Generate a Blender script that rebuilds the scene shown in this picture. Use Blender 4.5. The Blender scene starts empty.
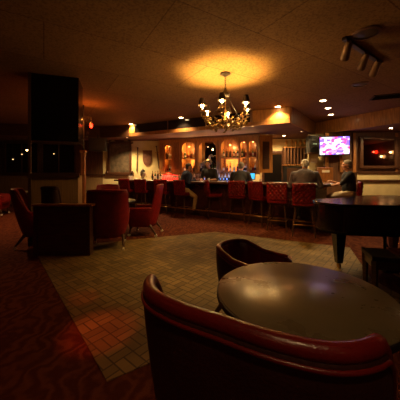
import bpy, bmesh, math, random
from mathutils import Vector, Matrix, Quaternion
random.seed(7)
PI = math.pi
S = bpy.context.scene
COL = S.collection

# ------------------------------------------------------------------ camera, world, exposure
EYE = 1.35
FPX = 250.0
cd = bpy.data.cameras.new('camera'); cam = bpy.data.objects.new('camera', cd); COL.objects.link(cam)
cd.sensor_width = 36; cd.lens = 36 * FPX / 400
cd.shift_y = -27 / 400
cd.clip_start = 0.02
cam.location = (0, 0, EYE); cam.rotation_euler = (PI / 2, 0, 0)
S.camera = cam
S.view_settings.view_transform = 'Standard'; S.view_settings.look = 'None'
S.view_settings.gamma = 1; S.view_settings.use_curve_mapping = False
S.view_settings.exposure = 0.0
W = bpy.data.worlds.new('world'); S.world = W; W.use_nodes = True
W.node_tree.nodes['Background'].inputs[0].default_value = (0.02, 0.006, 0.002, 1)
W.node_tree.nodes['Background'].inputs[1].default_value = 0.03
S.cycles.max_bounces = 8; S.cycles.transparent_max_bounces = 8

LIGHT_K = 2.6
CEIL = 3.2
LOW = 2.75           # underside of the dropped ceiling


def at(px, py, Y):
    return Vector(((px - 200) / FPX * Y, Y, EYE + (173 - py) / FPX * Y))


def floor_at(px, py, z=0.0):
    Y = FPX * (EYE - z) / (py - 173)
    return Vector(((px - 200) / FPX * Y, Y, z))


# ------------------------------------------------------------------ materials
def new_mat(name):
    m = bpy.data.materials.new(name); m.use_nodes = True
    nt = m.node_tree; b = nt.nodes['Principled BSDF']
    return m, nt, b


def mat(name, c, rough=0.5, metal=0.0, var=0.25, scale=6.0, bump=0.0, bscale=80.0, spec=0.5, coat=0.0, stretch=None):
    m, nt, b = new_mat(name)
    tc = nt.nodes.new('ShaderNodeTexCoord')
    n = nt.nodes.new('ShaderNodeTexNoise'); n.inputs['Scale'].default_value = scale; n.inputs['Detail'].default_value = 4
    src = tc.outputs['Object']
    if stretch:
        mp = nt.nodes.new('ShaderNodeMapping'); mp.inputs['Scale'].default_value = stretch
        nt.links.new(src, mp.inputs[0]); src = mp.outputs[0]
    nt.links.new(src, n.inputs['Vector'])
    r = nt.nodes.new('ShaderNodeValToRGB')
    r.color_ramp.elements[0].position = 0.3; r.color_ramp.elements[1].position = 0.7
    r.color_ramp.elements[0].color = tuple(x * (1 - var) for x in c) + (1,)
    r.color_ramp.elements[1].color = tuple(min(1, x * (1 + var)) for x in c) + (1,)
    nt.links.new(n.outputs[0], r.inputs[0]); nt.links.new(r.outputs[0], b.inputs['Base Color'])
    b.inputs['Roughness'].default_value = rough; b.inputs['Metallic'].default_value = metal
    b.inputs['Specular IOR Level'].default_value = spec
    b.inputs['Coat Weight'].default_value = coat; b.inputs['Coat Roughness'].default_value = 0.12
    if bump:
        n2 = nt.nodes.new('ShaderNodeTexNoise'); n2.inputs['Scale'].default_value = bscale; n2.inputs['Detail'].default_value = 3
        nt.links.new(tc.outputs['Object'], n2.inputs['Vector'])
        bp = nt.nodes.new('ShaderNodeBump'); bp.inputs['Strength'].default_value = bump; bp.inputs['Distance'].default_value = 0.01
        nt.links.new(n2.outputs[0], bp.inputs['Height']); nt.links.new(bp.outputs[0], b.inputs['Normal'])
    return m


def glow(name, c, s):
    m, nt, b = new_mat(name)
    b.inputs['Base Color'].default_value = (*c, 1)
    b.inputs['Emission Color'].default_value = (*c, 1); b.inputs['Emission Strength'].default_value = s
    return m


def carpet_mat():
    m, nt, b = new_mat('carpet')
    tc = nt.nodes.new('ShaderNodeTexCoord')
    n = nt.nodes.new('ShaderNodeTexNoise'); n.inputs['Scale'].default_value = 3.2; n.inputs['Detail'].default_value = 5; n.inputs['Distortion'].default_value = 1.2
    v = nt.nodes.new('ShaderNodeTexWave'); v.inputs['Scale'].default_value = 2.4; v.inputs['Distortion'].default_value = 16; v.inputs['Detail'].default_value = 3; v.inputs['Detail Scale'].default_value = 1.6
    nt.links.new(tc.outputs['Object'], n.inputs[0]); nt.links.new(tc.outputs['Object'], v.inputs[0])
    mx = nt.nodes.new('ShaderNodeMath'); mx.operation = 'MULTIPLY'
    nt.links.new(n.outputs[0], mx.inputs[0]); nt.links.new(v.outputs[1], mx.inputs[1])
    r = nt.nodes.new('ShaderNodeValToRGB'); e = r.color_ramp.elements
    e[0].position = 0.05; e[0].color = (0.062, 0.012, 0.007, 1)
    e[1].position = 0.5; e[1].color = (0.11, 0.031, 0.013, 1)
    x = e.new(0.24); x.color = (0.082, 0.019, 0.009, 1)
    nt.links.new(mx.outputs[0], r.inputs[0]); nt.links.new(r.outputs[0], b.inputs['Base Color'])
    b.inputs['Roughness'].default_value = 0.95; b.inputs['Specular IOR Level'].default_value = 0.1
    n2 = nt.nodes.new('ShaderNodeTexNoise'); n2.inputs['Scale'].default_value = 160
    nt.links.new(tc.outputs['Object'], n2.inputs[0])
    bp = nt.nodes.new('ShaderNodeBump'); bp.inputs['Strength'].default_value = 0.5; bp.inputs['Distance'].default_value = 0.01
    nt.links.new(n2.outputs[0], bp.inputs['Height']); nt.links.new(bp.outputs[0], b.inputs['Normal'])
    return m


def parquet_mat():
    m, nt, b = new_mat('parquet')
    tc = nt.nodes.new('ShaderNodeTexCoord')
    mp = nt.nodes.new('ShaderNodeMapping'); mp.inputs['Rotation'].default_value = (0, 0, math.radians(40))
    nt.links.new(tc.outputs['Object'], mp.inputs[0])
    def brick(rot):
        k = nt.nodes.new('ShaderNodeMapping'); k.inputs['Rotation'].default_value = (0, 0, rot)
        nt.links.new(mp.outputs[0], k.inputs[0])
        t = nt.nodes.new('ShaderNodeTexBrick'); t.offset = 0; t.squash = 1
        t.inputs['Scale'].default_value = 1; t.inputs['Brick Width'].default_value = 0.16; t.inputs['Row Height'].default_value = 0.08
        t.inputs['Mortar Size'].default_value = 0.007; t.inputs['Mortar Smooth'].default_value = 0.3; t.inputs['Bias'].default_value = 0
        t.inputs['Color1'].default_value = (0.13, 0.085, 0.033, 1); t.inputs['Color2'].default_value = (0.22, 0.145, 0.058, 1)
        t.inputs['Mortar'].default_value = (0.065, 0.040, 0.017, 1)
        nt.links.new(k.outputs[0], t.inputs[0]); return t
    a, c = brick(0), brick(PI / 2)
    ch = nt.nodes.new('ShaderNodeTexChecker'); ch.inputs['Scale'].default_value = 1 / 0.16
    nt.links.new(mp.outputs[0], ch.inputs[0])
    mx = nt.nodes.new('ShaderNodeMix'); mx.data_type = 'RGBA'
    nt.links.new(ch.outputs[1], mx.inputs[0]); nt.links.new(a.outputs[0], mx.inputs[6]); nt.links.new(c.outputs[0], mx.inputs[7])
    n = nt.nodes.new('ShaderNodeTexNoise'); n.inputs['Scale'].default_value = 2.2; n.inputs['Detail'].default_value = 5
    nt.links.new(tc.outputs['Object'], n.inputs[0])
    r = nt.nodes.new('ShaderNodeValToRGB'); r.color_ramp.elements[0].position = 0.3; r.color_ramp.elements[1].position = 0.7
    r.color_ramp.elements[0].color = (0.6, 0.6, 0.6, 1); r.color_ramp.elements[1].color = (1.15, 1.1, 1.0, 1)
    nt.links.new(n.outputs[0], r.inputs[0])
    m2 = nt.nodes.new('ShaderNodeMix'); m2.data_type = 'RGBA'; m2.blend_type = 'MULTIPLY'; m2.inputs[0].default_value = 1
    nt.links.new(mx.outputs[2], m2.inputs[6]); nt.links.new(r.outputs[0], m2.inputs[7])
    nt.links.new(m2.outputs[2], b.inputs['Base Color'])
    b.inputs['Roughness'].default_value = 0.62; b.inputs['Specular IOR Level'].default_value = 0.25
    return m


def ceiling_mat():
    m, nt, b = new_mat('ceiling_tile')
    tc = nt.nodes.new('ShaderNodeTexCoord')
    mp = nt.nodes.new('ShaderNodeMapping'); mp.inputs['Rotation'].default_value = (0, 0, math.radians(-32))
    nt.links.new(tc.outputs['Object'], mp.inputs[0])
    t = nt.nodes.new('ShaderNodeTexBrick'); t.inputs['Scale'].default_value = 1
    t.inputs['Brick Width'].default_value = 2.4; t.inputs['Row Height'].default_value = 1.2; t.inputs['Mortar Size'].default_value = 0.008
    t.inputs['Color1'].default_value = (0.25, 0.140, 0.058, 1); t.inputs['Color2'].default_value = (0.22, 0.122, 0.050, 1)
    t.inputs['Mortar'].default_value = (0.15, 0.075, 0.03, 1)
    nt.links.new(mp.outputs[0], t.inputs[0])
    n = nt.nodes.new('ShaderNodeTexNoise'); n.inputs['Scale'].default_value = 38; n.inputs['Detail'].default_value = 4
    nt.links.new(tc.outputs['Object'], n.inputs[0])
    r = nt.nodes.new('ShaderNodeValToRGB'); r.color_ramp.elements[0].position = 0.38; r.color_ramp.elements[1].position = 0.55
    r.color_ramp.elements[0].color = (0.72, 0.72, 0.72, 1); r.color_ramp.elements[1].color = (1.06, 1.06, 1.06, 1)
    nt.links.new(n.outputs[0], r.inputs[0])
    m2 = nt.nodes.new('ShaderNodeMix'); m2.data_type = 'RGBA'; m2.blend_type = 'MULTIPLY'; m2.inputs[0].default_value = 1
    nt.links.new(t.outputs[0], m2.inputs[6]); nt.links.new(r.outputs[0], m2.inputs[7])
    nt.links.new(m2.outputs[2], b.inputs['Base Color'])
    b.inputs['Roughness'].default_value = 0.9; b.inputs['Specular IOR Level'].default_value = 0.15
    bp = nt.nodes.new('ShaderNodeBump'); bp.inputs['Strength'].default_value = 0.35; bp.inputs['Distance'].default_value = 0.01
    nt.links.new(n.outputs[0], bp.inputs['Height']); nt.links.new(bp.outputs[0], b.inputs['Normal'])
    return m


def screen_mat():
    m, nt, b = new_mat('television_picture')
    tc = nt.nodes.new('ShaderNodeTexCoord')
    mp = nt.nodes.new('ShaderNodeMapping'); mp.inputs['Scale'].default_value = (9, 1, 14)
    nt.links.new(tc.outputs['Object'], mp.inputs[0])
    v = nt.nodes.new('ShaderNodeTexVoronoi'); v.inputs['Scale'].default_value = 1.0; v.distance = 'CHEBYCHEV'
    nt.links.new(mp.outputs[0], v.inputs['Vector'])
    sp = nt.nodes.new('ShaderNodeSeparateColor'); nt.links.new(v.outputs['Color'], sp.inputs[0])
    r = nt.nodes.new('ShaderNodeValToRGB'); e = r.color_ramp.elements; r.color_ramp.interpolation = 'CONSTANT'
    e[0].position = 0; e[0].color = (0.25, 0.12, 0.9, 1)
    e[1].position = 0.8; e[1].color = (0.55, 0.30, 1.0, 1)
    for p, c in ((0.2, (1, 0.9, 1, 1)), (0.42, (1, 0.08, 0.30, 1)), (0.55, (0.9, 0.55, 1, 1)), (0.68, (1.0, 0.95, 1, 1))):
        x = e.new(p); x.color = c
    nt.links.new(sp.outputs[0], r.inputs[0])
    b.inputs['Base Color'].default_value = (0.01, 0.01, 0.01, 1); b.inputs['Roughness'].default_value = 0.2
    nt.links.new(r.outputs[0], b.inputs['Emission Color']); b.inputs['Emission Strength'].default_value = 2.2
    return m


def tufted_var(name, c, rough):
    return mat(name, c, rough, 0, 0.3, 9, 0.25, 120, 0.5)


M = dict(
    carpet=carpet_mat(), parquet=parquet_mat(), ceiling=ceiling_mat(), screen=screen_mat(),
    low_ceiling=mat('dropped_ceiling_paint', (0.20, 0.11, 0.085), 0.8, var=0.15, scale=3),
    cream=mat('cream_plaster', (0.64, 0.53, 0.28), 0.85, var=0.08, scale=4, bump=0.2, bscale=60),
    dark_wood=mat('dark_wood', (0.06, 0.024, 0.012), 0.35, var=0.4, scale=5, stretch=(1, 1, 8), coat=0.2),
    wood=mat('stained_wood', (0.30, 0.12, 0.035), 0.38, var=0.35, scale=4, stretch=(6, 6, 1), coat=0.25),
    honey=mat('honey_wood', (0.42, 0.17, 0.035), 0.4, var=0.3, scale=4, stretch=(6, 6, 1), coat=0.2),
    panel=mat('brown_panelling', (0.11, 0.048, 0.022), 0.45, var=0.35, scale=3, stretch=(7, 7, 1)),
    black=mat('black_finish', (0.008, 0.007, 0.007), 0.45, var=0.2),
    gloss=mat('black_glossy_cladding', (0.005, 0.004, 0.004), 0.16, var=0.2, spec=.25),
    piano=mat('black_lacquer', (0.006, 0.005, 0.006), 0.16, var=0.2, coat=0.6, spec=0.6),
    mirror=mat('smoked_mirror', (0.20, 0.16, 0.13), 0.04, 1.0, var=0.05),
    dark_glass=mat('dark_window_glass', (0.01, 0.008, 0.008), 0.05, 0.0, var=0.1, spec=0.8),
    red_fabric=mat('red_upholstery', (0.18, 0.005, 0.006), 0.5, var=0.22, scale=12, bump=0.3, bscale=150, spec=0.3),
    red_leather=tufted_var('red_tufted_leather', (0.17, 0.007, 0.008), 0.26),
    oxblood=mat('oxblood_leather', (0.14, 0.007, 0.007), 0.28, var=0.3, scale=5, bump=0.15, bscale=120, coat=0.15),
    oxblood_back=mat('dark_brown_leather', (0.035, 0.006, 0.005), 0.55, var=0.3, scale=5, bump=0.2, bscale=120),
    bar_leather=tufted_var('dark_bar_leather', (0.055, 0.008, 0.008), 0.45),
    chrome=mat('chrome', (0.6, 0.55, 0.5), 0.2, 1.0, var=0.05),
    brass=mat('aged_brass', (0.55, 0.33, 0.11), 0.3, 1.0, var=0.2, scale=20),
    old_brass=mat('tarnished_brass', (0.22, 0.13, 0.045), 0.32, 0.9, var=0.3, scale=20),
    iron=mat('wrought_iron', (0.03, 0.02, 0.015), 0.45, 0.6, var=0.3),
    white=mat('white_plastic', (0.75, 0.70, 0.62), 0.5, var=0.05),
    paper=mat('white_paper', (0.75, 0.68, 0.55), 0.8, var=0.05),
    grey=mat('grey_metal', (0.05, 0.042, 0.035), 0.4, 0.4, var=0.15),
    brown_can=mat('brown_lamp_enamel', (0.16, 0.09, 0.045), 0.4, 0.3, var=0.15),
    doorway_shade=mat('painted_doorway_shade', (0.006, 0.004, 0.003), 0.95, var=.2, spec=.05),
    stone=mat('carved_map_relief', (0.075, 0.05, 0.028), 0.7, var=0.55, scale=7, bump=1.0, bscale=14),
    shield=mat('shield_brown', (0.16, 0.06, 0.03), 0.5, var=0.3, scale=10),
    steel=mat('sword_steel', (0.22, 0.15, 0.09), 0.4, 0.7, var=0.3),
    silver=mat('silver_sculpture', (0.42, 0.40, 0.32), 0.3, 0.8, var=0.2, scale=20),
    skin=mat('skin', (0.55, 0.26, 0.16), 0.55, var=0.1, scale=12),
    skin_dark=mat('tan_skin', (0.38, 0.17, 0.10), 0.55, var=0.1, scale=12),
    grey_hair=mat('grey_hair', (0.85, 0.80, 0.72), 0.8, var=0.2, scale=60, bump=0.6, bscale=160),
    salt_hair=mat('salt_and_pepper_hair', (0.22, 0.18, 0.14), 0.8, var=0.35, scale=60, bump=0.6, bscale=160),
    dark_hair=mat('dark_hair', (0.025, 0.016, 0.012), 0.6, var=0.2, scale=60, bump=0.6, bscale=160),
    navy=mat('navy_cloth', (0.012, 0.019, 0.055), 0.85, var=0.25, scale=9),
    black_cloth=mat('black_cloth', (0.014, 0.012, 0.013), 0.85, var=0.25, scale=9),
    grey_cloth=mat('grey_cloth', (0.15, 0.135, 0.16), 0.85, var=0.2, scale=9),
    khaki=mat('khaki_cloth', (0.42, 0.29, 0.14), 0.85, var=0.15, scale=9),
    beige=mat('beige_cloth', (0.62, 0.49, 0.33), 0.85, var=0.12, scale=9),
    dark_trousers=mat('dark_trousers', (0.025, 0.02, 0.022), 0.85, var=0.2, scale=9),
    shoe=mat('brown_shoe', (0.05, 0.025, 0.015), 0.5, var=0.2),
    white_shoe=mat('pale_shoe', (0.6, 0.52, 0.42), 0.6, var=0.1),
    eye=mat('eye', (0.03, 0.02, 0.02), 0.2, var=0.1),
    bulb=glow('warm_bulb', (1.0, 0.66, 0.26), 40),
    disc=glow('downlight_disc', (1.0, 0.74, 0.38), 26),
    disc_dim=glow('dim_downlight_disc', (1.0, 0.6, 0.25), 2.2),
    red_glow=glow('red_lantern_glass', (1.0, 0.022, 0.006), 9),
    cyan=glow('cyan_screen', (0.05, 0.5, 1.0), 1.3),
    blue_led=glow('blue_bar_light', (0.15, 0.35, 1.0), 1.2),
    red_led=glow('red_bar_light', (1.0, 0.10, 0.06), .4),
    amber_lit=glow('amber_backlight', (1.0, 0.36, 0.05), 0.9),
    display=glow('amplifier_display', (0.2, 0.35, 0.3), 0.25),
)


def table_top_mat():
    m, nt, b = new_mat('worn_table_laminate')
    tc = nt.nodes.new('ShaderNodeTexCoord')
    n = nt.nodes.new('ShaderNodeTexNoise'); n.inputs['Scale'].default_value = 5; n.inputs['Detail'].default_value = 6
    nt.links.new(tc.outputs['Object'], n.inputs[0])
    r = nt.nodes.new('ShaderNodeValToRGB'); r.color_ramp.elements[0].position = 0.3; r.color_ramp.elements[1].position = 0.7
    r.color_ramp.elements[0].color = (0.13, 0.105, 0.055, 1); r.color_ramp.elements[1].color = (0.18, 0.145, 0.078, 1)
    nt.links.new(n.outputs[0], r.inputs[0])
    # worn dark mark on the laminate
    mk = nt.nodes.new('ShaderNodeVectorMath'); mk.operation = 'DISTANCE'; mk.inputs[1].default_value = (-.225, -.02, .74)
    nt.links.new(tc.outputs['Object'], mk.inputs[0])
    n3 = nt.nodes.new('ShaderNodeTexNoise'); n3.inputs['Scale'].default_value = 70; nt.links.new(tc.outputs['Object'], n3.inputs[0])
    ad = nt.nodes.new('ShaderNodeMath'); ad.operation = 'MULTIPLY_ADD'; ad.inputs[1].default_value = .07; nt.links.new(n3.outputs[0], ad.inputs[0]); nt.links.new(mk.outputs['Value'], ad.inputs[2])
    mr = nt.nodes.new('ShaderNodeMapRange'); mr.inputs[1].default_value = .045; mr.inputs[2].default_value = .07; mr.inputs[3].default_value = .2; mr.inputs[4].default_value = 1
    nt.links.new(ad.outputs[0], mr.inputs[0])
    mm = nt.nodes.new('ShaderNodeMix'); mm.data_type = 'RGBA'; mm.blend_type = 'MULTIPLY'; mm.inputs[0].default_value = 1
    nt.links.new(r.outputs[0], mm.inputs[6]); nt.links.new(mr.outputs[0], mm.inputs[7]); nt.links.new(mm.outputs[2], b.inputs['Base Color'])
    r2 = nt.nodes.new('ShaderNodeMapRange'); r2.inputs[3].default_value = 0.25; r2.inputs[4].default_value = 0.31
    nt.links.new(n.outputs[0], r2.inputs[0]); nt.links.new(r2.outputs[0], b.inputs['Roughness'])
    b.inputs['Specular IOR Level'].default_value = 0.8
    return m


def glass_mat(name, c, rough=0.12, alpha=1.0, trans=0.0):
    m, nt, b = new_mat(name)
    b.inputs['Base Color'].default_value = (*c, 1); b.inputs['Roughness'].default_value = rough
    b.inputs['Alpha'].default_value = alpha; b.inputs['Specular IOR Level'].default_value = 0.9
    b.inputs['Transmission Weight'].default_value = trans
    return m


M['table'] = table_top_mat()
M['g_amber'] = glass_mat('amber_bottle_glass', (0.5, 0.20, 0.04), 0.1, 0.9)
M['g_green'] = glass_mat('green_bottle_glass', (0.05, 0.10, 0.03), 0.1, 0.95)
M['g_clear'] = glass_mat('clear_bottle_glass', (0.75, 0.72, 0.6), 0.1, 0.75)
M['g_brown'] = glass_mat('brown_bottle_glass', (0.10, 0.035, 0.012), 0.1, 0.95)
M['g_glass'] = glass_mat('drinking_glass', (0.85, 0.85, 0.85), 0.06, 0.45)


# ------------------------------------------------------------------ mesh helpers
class MB:
    def __init__(s): s.bm = bmesh.new()

    def _add(s, tmp, mtx):
        tmp.transform(mtx); me = bpy.data.meshes.new('t'); tmp.to_mesh(me); tmp.free(); s.bm.from_mesh(me); bpy.data.meshes.remove(me)

    def box(s, c, d, rz=0, bev=0.0, rx=0, ry=0):
        t = bmesh.new(); bmesh.ops.create_cube(t, size=1)
        bmesh.ops.scale(t, vec=d, verts=t.verts)
        if bev: bmesh.ops.bevel(t, geom=t.edges[:], offset=min(bev, min(d) * .45), segments=2, profile=.7, affect='EDGES')
        s._add(t, Matrix.Translation(c) @ Matrix.Rotation(rz, 4, 'Z') @ Matrix.Rotation(ry, 4, 'Y') @ Matrix.Rotation(rx, 4, 'X')); return s

    def cone(s, p0, p1, r0, r1=None, seg=14, caps=True):
        p0, p1 = Vector(p0), Vector(p1); r1 = r0 if r1 is None else r1
        d = p1 - p0; t = bmesh.new()
        bmesh.ops.create_cone(t, cap_ends=caps, segments=seg, radius1=r0, radius2=r1, depth=d.length)
        s._add(t, Matrix.Translation((p0 + p1) / 2) @ d.to_track_quat('Z', 'Y').to_matrix().to_4x4()); return s

    def ball(s, c, r, sub=2, sc=(1, 1, 1), rz=0):
        t = bmesh.new(); bmesh.ops.create_icosphere(t, subdivisions=sub, radius=r)
        s._add(t, Matrix.Translation(c) @ Matrix.Rotation(rz, 4, 'Z') @ Matrix.Diagonal((*sc, 1))); return s

    def tube(s, pts, r, seg=8, closed=False):
        pts = [Vector(p) for p in pts]; n = len(pts); rings = []
        rr = r if isinstance(r, (list, tuple)) else [r] * n
        up = Vector((0, 0, 1))
        for i, p in enumerate(pts):
            if closed: d = pts[(i + 1) % n] - pts[i - 1]
            else: d = pts[min(i + 1, n - 1)] - pts[max(i - 1, 0)]
            d.normalize(); a = d.cross(up)
            if a.length < .05: a = d.cross(Vector((0, 1, 0)))
            a.normalize(); b = a.cross(d).normalized()
            rings.append([s.bm.verts.new(p + (a * math.cos(2 * PI * k / seg) + b * math.sin(2 * PI * k / seg)) * rr[i]) for k in range(seg)])
        for i in range(n if closed else n - 1):
            A, B = rings[i], rings[(i + 1) % n]
            for k in range(seg): s.bm.faces.new((A[k], A[(k + 1) % seg], B[(k + 1) % seg], B[k]))
        if not closed:
            s.bm.faces.new(rings[0][::-1]); s.bm.faces.new(rings[-1])
        return s

    def lathe(s, prof, c=(0, 0, 0), seg=20, sc=(1, 1)):
        c = Vector(c); rings = []
        for r, z in prof:
            rings.append([s.bm.verts.new(c + Vector((max(r, .0004) * math.cos(2 * PI * k / seg) * sc[0], max(r, .0004) * math.sin(2 * PI * k / seg) * sc[1], z))) for k in range(seg)])
        for A, B in zip(rings, rings[1:]):
            for k in range(seg): s.bm.faces.new((A[k], A[(k + 1) % seg], B[(k + 1) % seg], B[k]))
        s.bm.faces.new(rings[0][::-1]); s.bm.faces.new(rings[-1]); return s

    def prism(s, poly, z0, z1, mtx=None):
        """poly in XY extruded in Z, optional matrix"""
        t = bmesh.new()
        a = [t.verts.new((x, y, z0)) for x, y in poly]; b = [t.verts.new((x, y, z1)) for x, y in poly]
        n = len(poly)
        t.faces.new(a[::-1]); t.faces.new(b)
        for i in range(n): t.faces.new((a[i], a[(i + 1) % n], b[(i + 1) % n], b[i]))
        s._add(t, mtx or Matrix()); return s

    def build(s, name, m, parent=None, smooth=False, bevel=0, loc=None, rot=None):
        bmesh.ops.recalc_face_normals(s.bm, faces=s.bm.faces)
        if smooth:
            for f in s.bm.faces: f.smooth = True
        me = bpy.data.meshes.new(name); s.bm.to_mesh(me); s.bm.free()
        me.materials.append(m)
        o = bpy.data.objects.new(name, me); COL.objects.link(o)
        if smooth:
            try: me.set_sharp_from_angle(angle=math.radians(48))
            except Exception: pass
        if parent: o.parent = parent
        if loc: o.location = loc
        if rot: o.rotation_euler = rot
        if bevel:
            b = o.modifiers.new('bevel', 'BEVEL'); b.width = bevel; b.segments = 2; b.limit_method = 'ANGLE'
        return o


def tag(o, label=None, cat=None, group=None, kind=None):
    if label: o['label'] = label
    if cat: o['category'] = cat
    if group: o['group'] = group
    if kind: o['kind'] = kind
    return o


def thing(name, label, cat, loc=(0, 0, 0), rz=0, group=None):
    o = bpy.data.objects.new(name, None); COL.objects.link(o); o.empty_display_size = .1
    o.location = loc; o.rotation_euler = (0, 0, rz)
    return tag(o, label, cat, group)


def copy_tree(o, parent=None):
    c = o.copy(); COL.objects.link(c)
    if parent: c.parent = parent
    for ch in list(o.children): copy_tree(ch, c)
    return c


def struct(o): o['kind'] = 'structure'; return o


def point(name, loc, e, c=(1, .58, .22), r=.03, parent=None):
    l = bpy.data.lights.new(name, 'POINT'); l.energy = e * LIGHT_K; l.color = c; l.shadow_soft_size = r
    o = bpy.data.objects.new(name, l); COL.objects.link(o); o.location = loc
    if parent: o.parent = parent
    return o


def spot(name, loc, e, target=None, c=(1, .62, .28), r=.04, angle=100, blend=.6, parent=None):
    l = bpy.data.lights.new(name, 'SPOT'); l.energy = e * LIGHT_K; l.color = c; l.shadow_soft_size = r
    l.spot_size = math.radians(angle); l.spot_blend = blend
    o = bpy.data.objects.new(name, l); COL.objects.link(o); o.location = loc
    if target is not None:
        o.rotation_euler = (Vector(target) - Vector(loc)).to_track_quat('-Z', 'Y').to_euler()
    if parent: o.parent = parent
    return o


# ------------------------------------------------------------------ room shell
XL, XR, YB, YF = -10.5, 8.5, 10.85, -8.0
struct(MB().box(((XL + XR) / 2, (YB + YF) / 2, -.05), (XR - XL + 3, YB - YF + 3, .1)).build('floor', M['carpet']))
dance = [floor_at(*p)[:2] for p in ((107, 382), (37, 255), (100, 243), (215, 232), (350, 248), (372, 280))] + [(2.6, 1.6), (1.6, .8), (.6, 1.0), (.0, 2.1)]
dance = [dance[0], dance[1], dance[2], dance[3], dance[4], dance[5], (2.2, 1.5), (1.2, .2), (.55, .8)]
# lower edge of the wood floor runs square to the left edge
dance[-2] = (1.9, 3.7 - 1.0); dance[-3] = (2.45, 3.0); dance[-1] = (1.45, 2.9)
dance = [dance[0], dance[1], dance[2], dance[3], dance[4], dance[5], (2.3, 2.45), (1.5, 3.35 - .1)][:6]
A0 = Vector(dance[0]); dance = dance + [(A0.x + .84 * 3.4, A0.y + .54 * 3.4 - 1.0), (A0.x + .84 * 1.5, A0.y + .54 * 1.5)]
struct(MB().prism(dance, 0.0, .006).build('floor', M['parquet']))
struct(MB().box(((XL + XR) / 2, (YB + YF) / 2, CEIL + .05), (XR - XL + 3, YB - YF + 3, .1)).build('ceiling', M['ceiling']))
SB, SC_, SD, SE, SF = (-4.0, 10.0), (-2.7, 9.63), (2.52, 7.0), (4.26, 9.3), (5.6, 7.0)
low_poly = [(XL, 8.7), SB, SC_, SD, SE, SF, (XR + .01, 1.7), (XR + .5, 1.7), (XR + .5, YB + .3), (XL, YB + .3)]
struct(MB().prism(low_poly, LOW + .02, CEIL).build('ceiling', M['low_ceiling']))
struct(MB().box(((XL + XR) / 2, YB + .05, 1.6), (XR - XL + .2, .1, 3.2)).build('wall_back', M['panel']))
struct(MB().box((XL - .05, 1.4, 1.6), (.1, 19.2, 3.2)).build('wall_left', M['panel']))
struct(MB().box((XR + .05, 1.4, 1.6), (.1, 19.2, 3.2)).build('wall_right', M['panel']))
struct(MB().box(((XL + XR) / 2, YF - .05, 1.6), (XR - XL + .2, .1, 3.2)).build('wall_front', M['panel']))
# cream wall sections of the back
struct(MB().box((-2.85, YB - .02, 1.375), (2.7, .04, 2.75)).build('wall_back', M['cream']))
struct(MB().box((3.6, 10.3, 1.375), (3.2, .06, 2.75)).build('wall_back', M['cream']))
struct(MB().box((4.28, 8.95, 1.375), (.82, .06, 2.75)).build('wall_back', M['cream']))


def facade(p, q, z0, z1, t, name, m, off=0.0):
    p, q = Vector(p), Vector(q); d = q - p; n = Vector((d.y, -d.x)).normalized()
    c = (p + q) / 2 + n * (off)
    return MB().box((c.x, c.y, (z0 + z1) / 2), (d.length, t, z1 - z0), math.atan2(d.y, d.x), .004).build(name, m)


# soffit over the bar: wooden lower band, dark panels, lit end panels
def lerp(p, q, t): return (p[0] + (q[0] - p[0]) * t, p[1] + (q[1] - p[1]) * t)


struct(facade(SC_, SD, LOW, LOW + .12, .05, 'trim_1', M['wood'], .02))
struct(facade(SD, SE, LOW, CEIL, .05, 'trim_2', M['wood'], .02))
struct(facade(SE, SF, LOW, CEIL, .05, 'trim_3', M['honey'], .02))
struct(facade(SF, (XR, 1.75), LOW, CEIL, .05, 'trim_4', M['wood'], .02))
struct(facade((XL, 8.7), SB, LOW, CEIL, .05, 'trim_5', M['dark_wood'], .02))
struct(facade(SB, SC_, LOW, CEIL, .05, 'trim_6', M['dark_wood'], .02))
struct(facade(lerp(SC_, SD, .0), lerp(SC_, SD, .045), LOW + .12, CEIL, .06, 'trim_7', M['honey'], .02))
struct(facade(lerp(SC_, SD, .82), SD, LOW + .12, CEIL, .06, 'trim_8', M['honey'], .02))
for i in range(3):
    a, b = .05 + i * .256, .05 + (i + 1) * .256 - .012
    o = facade(lerp(SC_, SD, a), lerp(SC_, SD, b), LOW + .13, CEIL - .01, .03, 'soffit_panel', M['dark_glass'], .02)
    tag(o, ['dark glossy panel over the bar, the one beside the left lit wood end', 'dark glossy panel in the middle of the soffit over the bar',
            'dark glossy panel over the bar beside the lit honey wood end panel'][i], 'panel')

# right wall section in front, panelled, with cream bands
RW = 8.6
struct(MB().box((6.475, RW + .05, 1.375), (4.35, .1, 2.75)).build('wall_right', M['panel']))
for z0, z1 in ((1.12, 1.34), (.48, 1.03)):
    struct(MB().box((6.95, RW - .012, (z0 + z1) / 2), (3.1, .02, z1 - z0)).build('trim_9', M['cream']))
for z in (1.075, 1.37, .44):
    struct(MB().box((6.95, RW - .03, z), (3.1, .05, .07), bev=.01).build('trim_10', M['dark_wood']))
for x in (4.36, 4.85, 5.3, 6.75):
    struct(MB().box((x, RW - .02, 2.05), (.1, .035, 1.35), bev=.008).build('trim_11', M['wood']))
mir = thing('wall_mirror', 'dark framed mirror on the panelled wall right of the television', 'mirror', (6.12, RW - .02, 2.05))
g = MB()
for sx in (-1, 1): g.box((sx * .6, -.03, 0), (.11, .06, 1.06), bev=.012)
for sz in (-1, 1): g.box((0, -.03, sz * .5), (1.1, .06, .1), bev=.012)
g.build('frame', M['dark_wood'], mir)
MB().box((0, -.012, 0), (1.1, .01, .92)).build('mirror_glass', M['mirror'], mir)

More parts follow.
